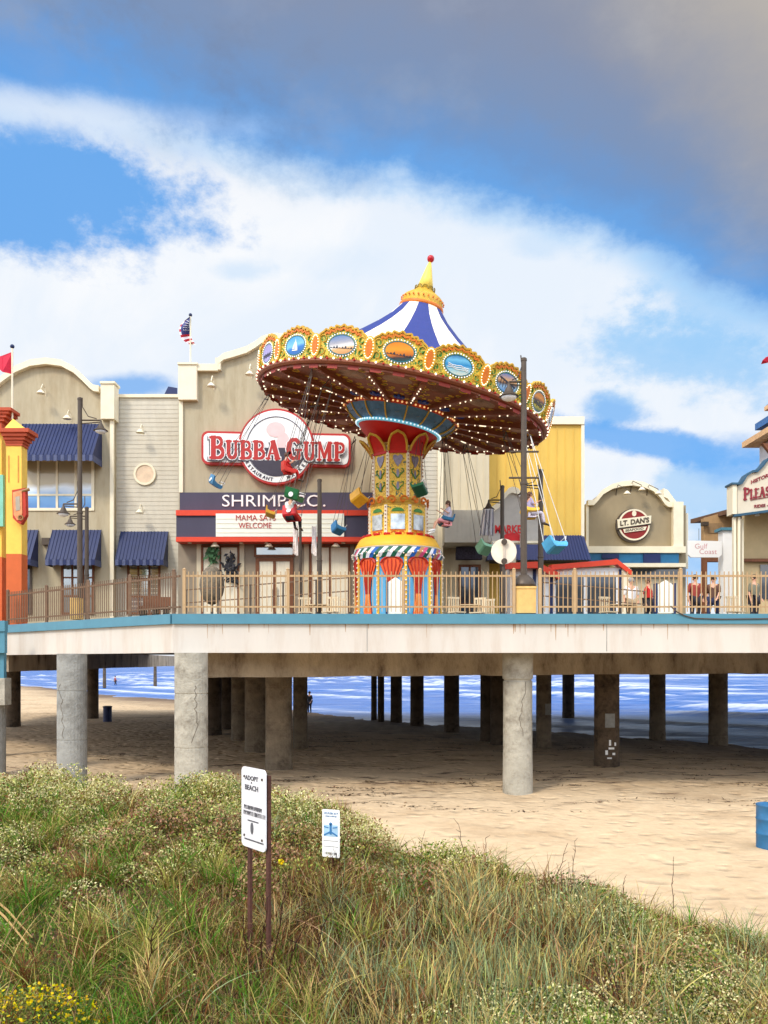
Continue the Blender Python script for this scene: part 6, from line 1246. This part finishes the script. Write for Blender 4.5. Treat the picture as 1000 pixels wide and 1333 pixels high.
# shrubs
cx, cy = scatter(1050, 5, 16.2, .75)
w_sh = .25+1.2*gauss(cx,cy,-5.6,14.4,3.2,1.6)+1.2*gauss(cx,cy,-.9,12.3,1.6,1.6)+1.6*gauss(cx,cy,1.7,6.1,1.5,.9)+1.0*gauss(cx,cy,3.2,8.2,1.2,.7)+.8*gauss(cx,cy,1.0,10,1.6,.6)+.6*gauss(cx,cy,-2.2,12,1.8,1.5)+.5*gauss(cx,cy,-4.5,10.5,1.5,1.2)-1.0*gauss(cx,cy,-1.7,7.5,1.5,1.5)-.9*gauss(cx,cy,.8,7.2,.7,1.3)-.6*gauss(cx,cy,-.2,9.3,.8,1.)
keep = RNG.uniform(0, 1, len(cx)) < w_sh; cx, cy = cx[keep], cy[keep]; cz = gz(cx, cy); parts = []
for x, y, z in zip(cx, cy, cz):
    r = RNG.uniform(.22, .5); hgt = RNG.uniform(.14, .42)*(1.2 if y > 11 else .85); n = int(np.clip(760*(r/.4)**2*(8.5/y)**.6, 220, 900)); ls = .015+.0013*y
    th = RNG.uniform(0, 2*PI, n); rr = np.sqrt(RNG.uniform(0, 1, n))*r; zz = hgt*np.sqrt(np.clip(1-(rr/r)**2, 0, 1))*RNG.uniform(.35, 1.08, n); lump = 1+.25*np.sin(th*3+x*9)
    c = np.stack([x+rr*np.cos(th)*lump, y+rr*np.sin(th)*lump, z+zz], 1); topn = zz > hgt*.62*np.sqrt(np.clip(1-(rr/r)**2, 0, 1)); tone = noise.noise(Vector((x*.7, y*.7, 5.)))
    u = RNG.uniform(0, 1, n); pal = RNG.uniform()+.35*tone; near_right = gauss(x,y,1.7,6.1,1.6,1.0) > .3; brown_mid = gauss(x,y,-2.2,11.3,1.6,1.2) > .4
    hump = gauss(x,y,-.9,12.6,1.5,1.2)+gauss(x,y,-6,14.3,2.4,1.3) > .35
    if hump and pal < .7: P1 = (6,10,6,2,5)
    elif near_right: P1 = (6,10,2,0,12)
    elif brown_mid and pal < .6: P1 = (11,5,2,5,12); hgt *= 1.25
    elif pal < .18: P1 = (11,5,0,1,5)
    elif pal < .34: P1 = (2,0,9,1,1)
    elif pal < .62: P1 = (6,2,10,0,5)
    elif pal < .85: P1 = (6,10,2,2,0)
    else: P1 = (10,2,0,1,5)
    mi = np.where(topn & (u < .6), P1[0], np.where(u < .5, P1[1], np.where(u < .72, P1[2], np.where(u < .88, P1[3], P1[4]))))
    sz = ls*RNG.uniform(.6, 1.25, n)*np.where(mi == 6, .75, 1.); parts.append(leaves(c, sz*1.5, sz*.8, mi))
V_, F_, Mi = join(parts); mesh_np('dune_shrubbery', V_, F_, Mi, 'mounds of cream flowering low shrubs covering the dune')
# grass
x, y = scatter(120000, 4.8, 15.8, .7); r1 = regionf(x, y, .55, 2.2); r2 = regionf(x, y, 1.1, 7.7)
g = gauss
gw = g(x,y,-2.6,6.8,1.8,1.3)+g(x,y,-5,8.8,1.5,1.2)*.8+g(x,y,-1.0,7,.8,.8)*.8+g(x,y,-2.5,12.4,1.3,.7)*.7; rw = g(x,y,.75,7.2,.8,1.7)*1.3+g(x,y,1.7,8.3,1.6,.8)*.6; bw = g(x,y,-.9,7.7,1.0,1.5)*1.8+g(x,y,.1,8.6,1.2,1.0)*1.0+g(x,y,2.6,8.6,1.8,.6)*.9+g(x,y,-1.6,9.8,2.0,1.0)*.6
tot = .35+gw+rw+bw; u = RNG.uniform(0, 1, len(x)); keep = RNG.uniform(0, 1, len(x)) < np.clip(tot*.6, .22, 1); x, y, gw, rw, bw, r1, r2, u = (q[keep] for q in (x, y, gw, rw, bw, r1, r2, u))
tot = .3+gw+rw+bw; v = RNG.uniform(0, 1, len(x))*tot; typ = np.where(v < gw, 0, np.where(v < gw+rw, 1, np.where(v < gw+rw+bw, 2, 3)))
mi = np.select([typ == 0, typ == 1, typ == 2], [np.where(u < .5, 9, np.where(u < .75, 0, np.where(u < .9, 1, 4))), np.where(u < .5, 3, np.where(u < .75, 4, np.where(u < .9, 10, 5))), np.where(u < .42, 5, np.where(u < .58, 11, np.where(u < .72, 4, np.where(u < .92, 8, 2))))], np.where(u < .35, 4, np.where(u < .6, 2, np.where(u < .8, 0, 5))))
n = len(x); hb = np.select([typ == 0, typ == 1, typ == 2], [.30, .44, .32], .26)*RNG.uniform(.45, 1.2, n)*(1+.4*r1); wd = RNG.uniform(.002, .0046, n)*np.where(typ == 1, 1.35, 1)*(.7+y/14); ln = RNG.uniform(.1, 1.0, n)*np.where(typ == 1, .55, 1.)
V_, F_, Mi = blades(x, y, hb, wd, ln, mi); mesh_np('dune_grass', V_, F_, Mi, 'mixed green and straw coloured grass growing over the dune')
tx, ty = scatter(330, 4.9, 14.5, .7); tp = []
for x0, y0 in zip(tx, ty):
    n = int(RNG.integers(40, 90)); x = x0+RNG.normal(0, .05, n); y = y0+RNG.normal(0, .05, n); c_ = RNG.choice([4,3,9,5,2,8], p=[.08,.08,.46,.14,.2,.04] if x0 < -1.6 else [.2,.22,.16,.22,.1,.1]); u = RNG.uniform(0, 1, n); mi = np.where(u < .74, c_, np.where(u < .86, 4, 5)); tp.append(blades(x, y, RNG.uniform(.22, .62, n), RNG.uniform(.002, .005, n)*(.7+y0/14), RNG.uniform(.2, 1.25, n), mi, 5))
V_, F_, Mi = join(tp); mesh_np('grass_tussocks', V_, F_, Mi, 'taller tussocks of arching green and straw grass on the dune')
# low litter leaves and creepers filling between
x, y = scatter(70000, 4.9, 16, .62); n = len(x); z = gz(x, y)+RNG.uniform(0, .16, n); r1 = regionf(x, y, .5, 2.2); u = RNG.uniform(0, 1, n)
left = (x < -1.5) & (y > 8.5); mi = np.where(left & (u < .6), np.where(u < .35, 9, 0), np.where(u < .2+.3*r1, 0, np.where(u < .32, 2, np.where(u < .6, 5, np.where(u < .7, 11, np.where(u < .85, 12, np.where(u < .93, 1, 10)))))))
sz = RNG.uniform(.013, .03, n)*(.6+y/14); V_, F_, Mi = leaves(np.stack([x, y, z], 1), sz*1.5, sz*.7, mi, .3); mesh_np('creeping_leaves', V_, F_, Mi, 'low creeping leaves and dry litter between the grass')
# long bent reeds, near field
n = 420; x, y = scatter(n, 5.0, 8.5, .8); n = len(x); u = RNG.uniform(0, 1, n); V_, F_, Mi = blades(x, y, RNG.uniform(.35, .75, n), RNG.uniform(.003, .0065, n), RNG.uniform(.3, 1.3, n), np.where(u < .5, 4, np.where(u < .75, 3, 11)), 7); mesh_np('bent_reeds', V_, F_, Mi, 'long bent straw reeds arching over the near grass')
# rim grass: upright wisps on the ridge
xr = RNG.uniform(-.8, 5.2, 1500); yr = np.interp(xr, DX, DYR)+RNG.uniform(-.5, .6, 1500); u = RNG.uniform(0, 1, 1500); V_, F_, Mi = blades(xr, yr, RNG.uniform(.12, .38, 1500), RNG.uniform(.003,.006,1500), RNG.uniform(.05,.5,1500), np.where(u < .4, 2, np.where(u < .65, 4, np.where(u < .85, 5, 0))), 4); mesh_np('ridge_grass', V_, F_, Mi, 'thin upright grass along the crest of the right dune')
# pioneer grass on the sand past the dune at right
xr = RNG.normal(5.6, .8, 260); yr = RNG.normal(10.2, .6, 260); u = RNG.uniform(0, 1, 260); V_, F_, Mi = blades(xr, yr, RNG.uniform(.05, .16, 260), RNG.uniform(.003,.006,260), RNG.uniform(.2,.9,260), np.where(u < .5, 2, 4), 3); mesh_np('sparse_grass', V_, F_, Mi, 'sparse short grass tufts on the sand at the right edge')
# seaweed and wood bits left by the tide on the sand
cx = RNG.uniform(-14, 17, 190); cy = RNG.uniform(20, 44, 190); k = (cy > 21+.12*cx); cx, cy = cx[k], cy[k]; nn = 34
x = np.repeat(cx, nn)+RNG.normal(0, .5, len(cx)*nn)*np.repeat(RNG.uniform(.3,1.6,len(cx)), nn); y = np.repeat(cy, nn)+RNG.normal(0, .10, len(cx)*nn); z = gz(x, y)+.012
d = RNG.normal(size=(len(x),3)); d[:,2] *= .12; d /= np.linalg.norm(d,axis=1)[:,None]; e = np.stack([-d[:,1], d[:,0], d[:,2]*0+.05], 1); l_ = RNG.uniform(.02,.11,len(x))[:,None]; w_ = RNG.uniform(.008,.03,len(x))[:,None]; c = np.stack([x,y,z],1)
mesh_np('seaweed', np.stack([c-d*l_, c+e*w_, c+d*l_, c-e*w_], 1).reshape(-1,3), np.arange(len(x)*4).reshape(-1,4), np.where(RNG.uniform(0,1,len(x)) < .75, 8, 5), 'dark seaweed and driftwood bits scattered on the sand by the columns')
# yellow flowering bush lower left
bx, by = -2.68, 6.3; n = 3400; bz = ground(bx, by); th = RNG.uniform(0, 2*PI, n); rr = np.sqrt(RNG.uniform(0, 1, n))*.62; zz = .42*np.sqrt(np.clip(1-(rr/.64)**2, 0, 1))*RNG.uniform(.3, 1.1, n)
c = np.stack([bx+rr*np.cos(th), by+rr*np.sin(th), bz+zz], 1); u = RNG.uniform(0, 1, n); tp = zz > .3*np.sqrt(np.clip(1-(rr/.64)**2, 0, 1)); mi = np.where(tp & (u < .42), 7, np.where(u < .6, 0, np.where(u < .85, 2, 1))); sz = RNG.uniform(.012, .028, n); V_, F_, Mi = leaves(c, sz*1.4, sz*np.where(mi == 7, 1.1, .6), mi)
bush = thing('yellow_bush', 'bush with small bright yellow flowers in the lower left corner', 'bush', (bx,by,bz)); o = mesh_np('foliage', V_, F_, Mi, None, None, None, None, (bx,by,bz)); o.location = (0,0,0); o.parent = bush; del_k = o.pop('kind', None)
b = MB(); [b.tube([(bx,by,bz-.05),(bx+random.uniform(-.4,.4),by+random.uniform(-.4,.4),bz+.33)], [.008,.003], 4) for _ in range(14)]; b.build('stem', VM[8], bush)
# dark dead stalks beside the sign, tall wisps on the ridge, fallen stems
def stalk(px, py0, py1, Y, label, lean=0, m=8, r=.006, twigs=6, grp='dry stalks standing on the dune'):
    x = X_(px, Y); zg = ground(x, Y); h = max(.15, Z_(py1, Y)-zg); t = thing('dry_stalk', label, 'stalk', (x,Y,zg), grp); pts = [Vector((x+lean*h*(k/6)**1.5+.012*math.sin(k*2.1+px), Y, zg-.03+h*k/6)) for k in range(7)]
    MB().tube(pts, [r*(1-.1*k) for k in range(7)], 5).build('stem', VM[m], t); b = MB()
    for k in range(twigs):
        q = pts[2+k % 5]; d = Vector((random.uniform(-1,1), random.uniform(-.4,.4), random.uniform(.3,1))).normalized()*random.uniform(.04,.1); b.tube([q, q+d], [r*.6,r*.25], 4)
    if twigs: b.build('twig', VM[m], t)
for px, y1, Y, lb, ln in ((606,1070,10.6,'tall dark stalk rising above the ridge left of centre',-.15),(637,1088,10.4,'short dark stalk pair mate above the ridge',-.1),(745,1092,10.1,'straight thin stalk above the middle of the ridge',.05),(722,1098,10.1,'leaning thin stalk above the middle of the ridge',.25),(876,1118,9.6,'upright stalk above the ridge toward the right',0.),(548,1085,11.5,'reddish stalk at the left end of the right ridge',.05),(527,1095,11.6,'short stalk in the dip between the two dunes',.1),(812,1140,9.8,'short stalk on the descending ridge',.0)): stalk(px, 0, y1, Y, lb, ln)
for px, y1, Y, lb, ln in ((337,1165,7.4,'dark bramble stalk beside the left sign post',.1),(352,1150,7.3,'dark bramble stalk between the sign posts',.15),(327,1195,7.1,'low dark bramble left of the sign posts',-.1),(368,1185,7.2,'dark bramble stalk right of the sign posts',.3),(405,1170,7.6,'dark stalk leaning right below the small sign',.25),(190,1190,7.2,'thick dark stalk standing in the green grass',.15),(575,1160,8.3,'dark upright stalk among the pale reeds',.0),(540,1165,8.0,'dark stalk left of the pale reeds',.05)): stalk(px, 0, y1, Y, lb, ln, 8, .008, 8)
for (a, c, Y0, Y1, lb) in (((-20,1172),(42,1212),9,8,'pale dry cane lying at the left edge, upper of two'),((-20,1186),(36,1220),8.6,7.8,'pale dry cane lying at the left edge, lower of two'),((150,1333),(222,1302),5.6,5.9,'pale cane lying in the near grass at lower left'),((215,1290),(296,1285),6.2,6.1,'thin straw cane lying across the green grass')):
    p, q = P(*a, Y0), P(*c, Y1); p.z = ground(p.x, p.y)+.22; q.z = ground(q.x, q.y)+.16; tag(MB().tube([p, p.lerp(q,.5)+Vector((0,0,.03)), q], [.012,.012,.006], 6).build('fallen_cane', VM[4], loc=p), lb, 'cane', 'fallen canes in the grass')
p = P(366,1122,9); t = thing('yellow_flower', 'single small yellow flower right of the large sign', 'flower', (p.x,p.y,ground(p.x,p.y))); MB().tube([(p.x,p.y,ground(p.x,p.y)),p], .004, 4).build('stem', VM[0], t); b = MB(); [b.ball(p+Vector((.02*math.cos(k*1.26),0,.02*math.sin(k*1.26))), .016, 5) for k in range(5)]; b.build('petals', VM[7], t)
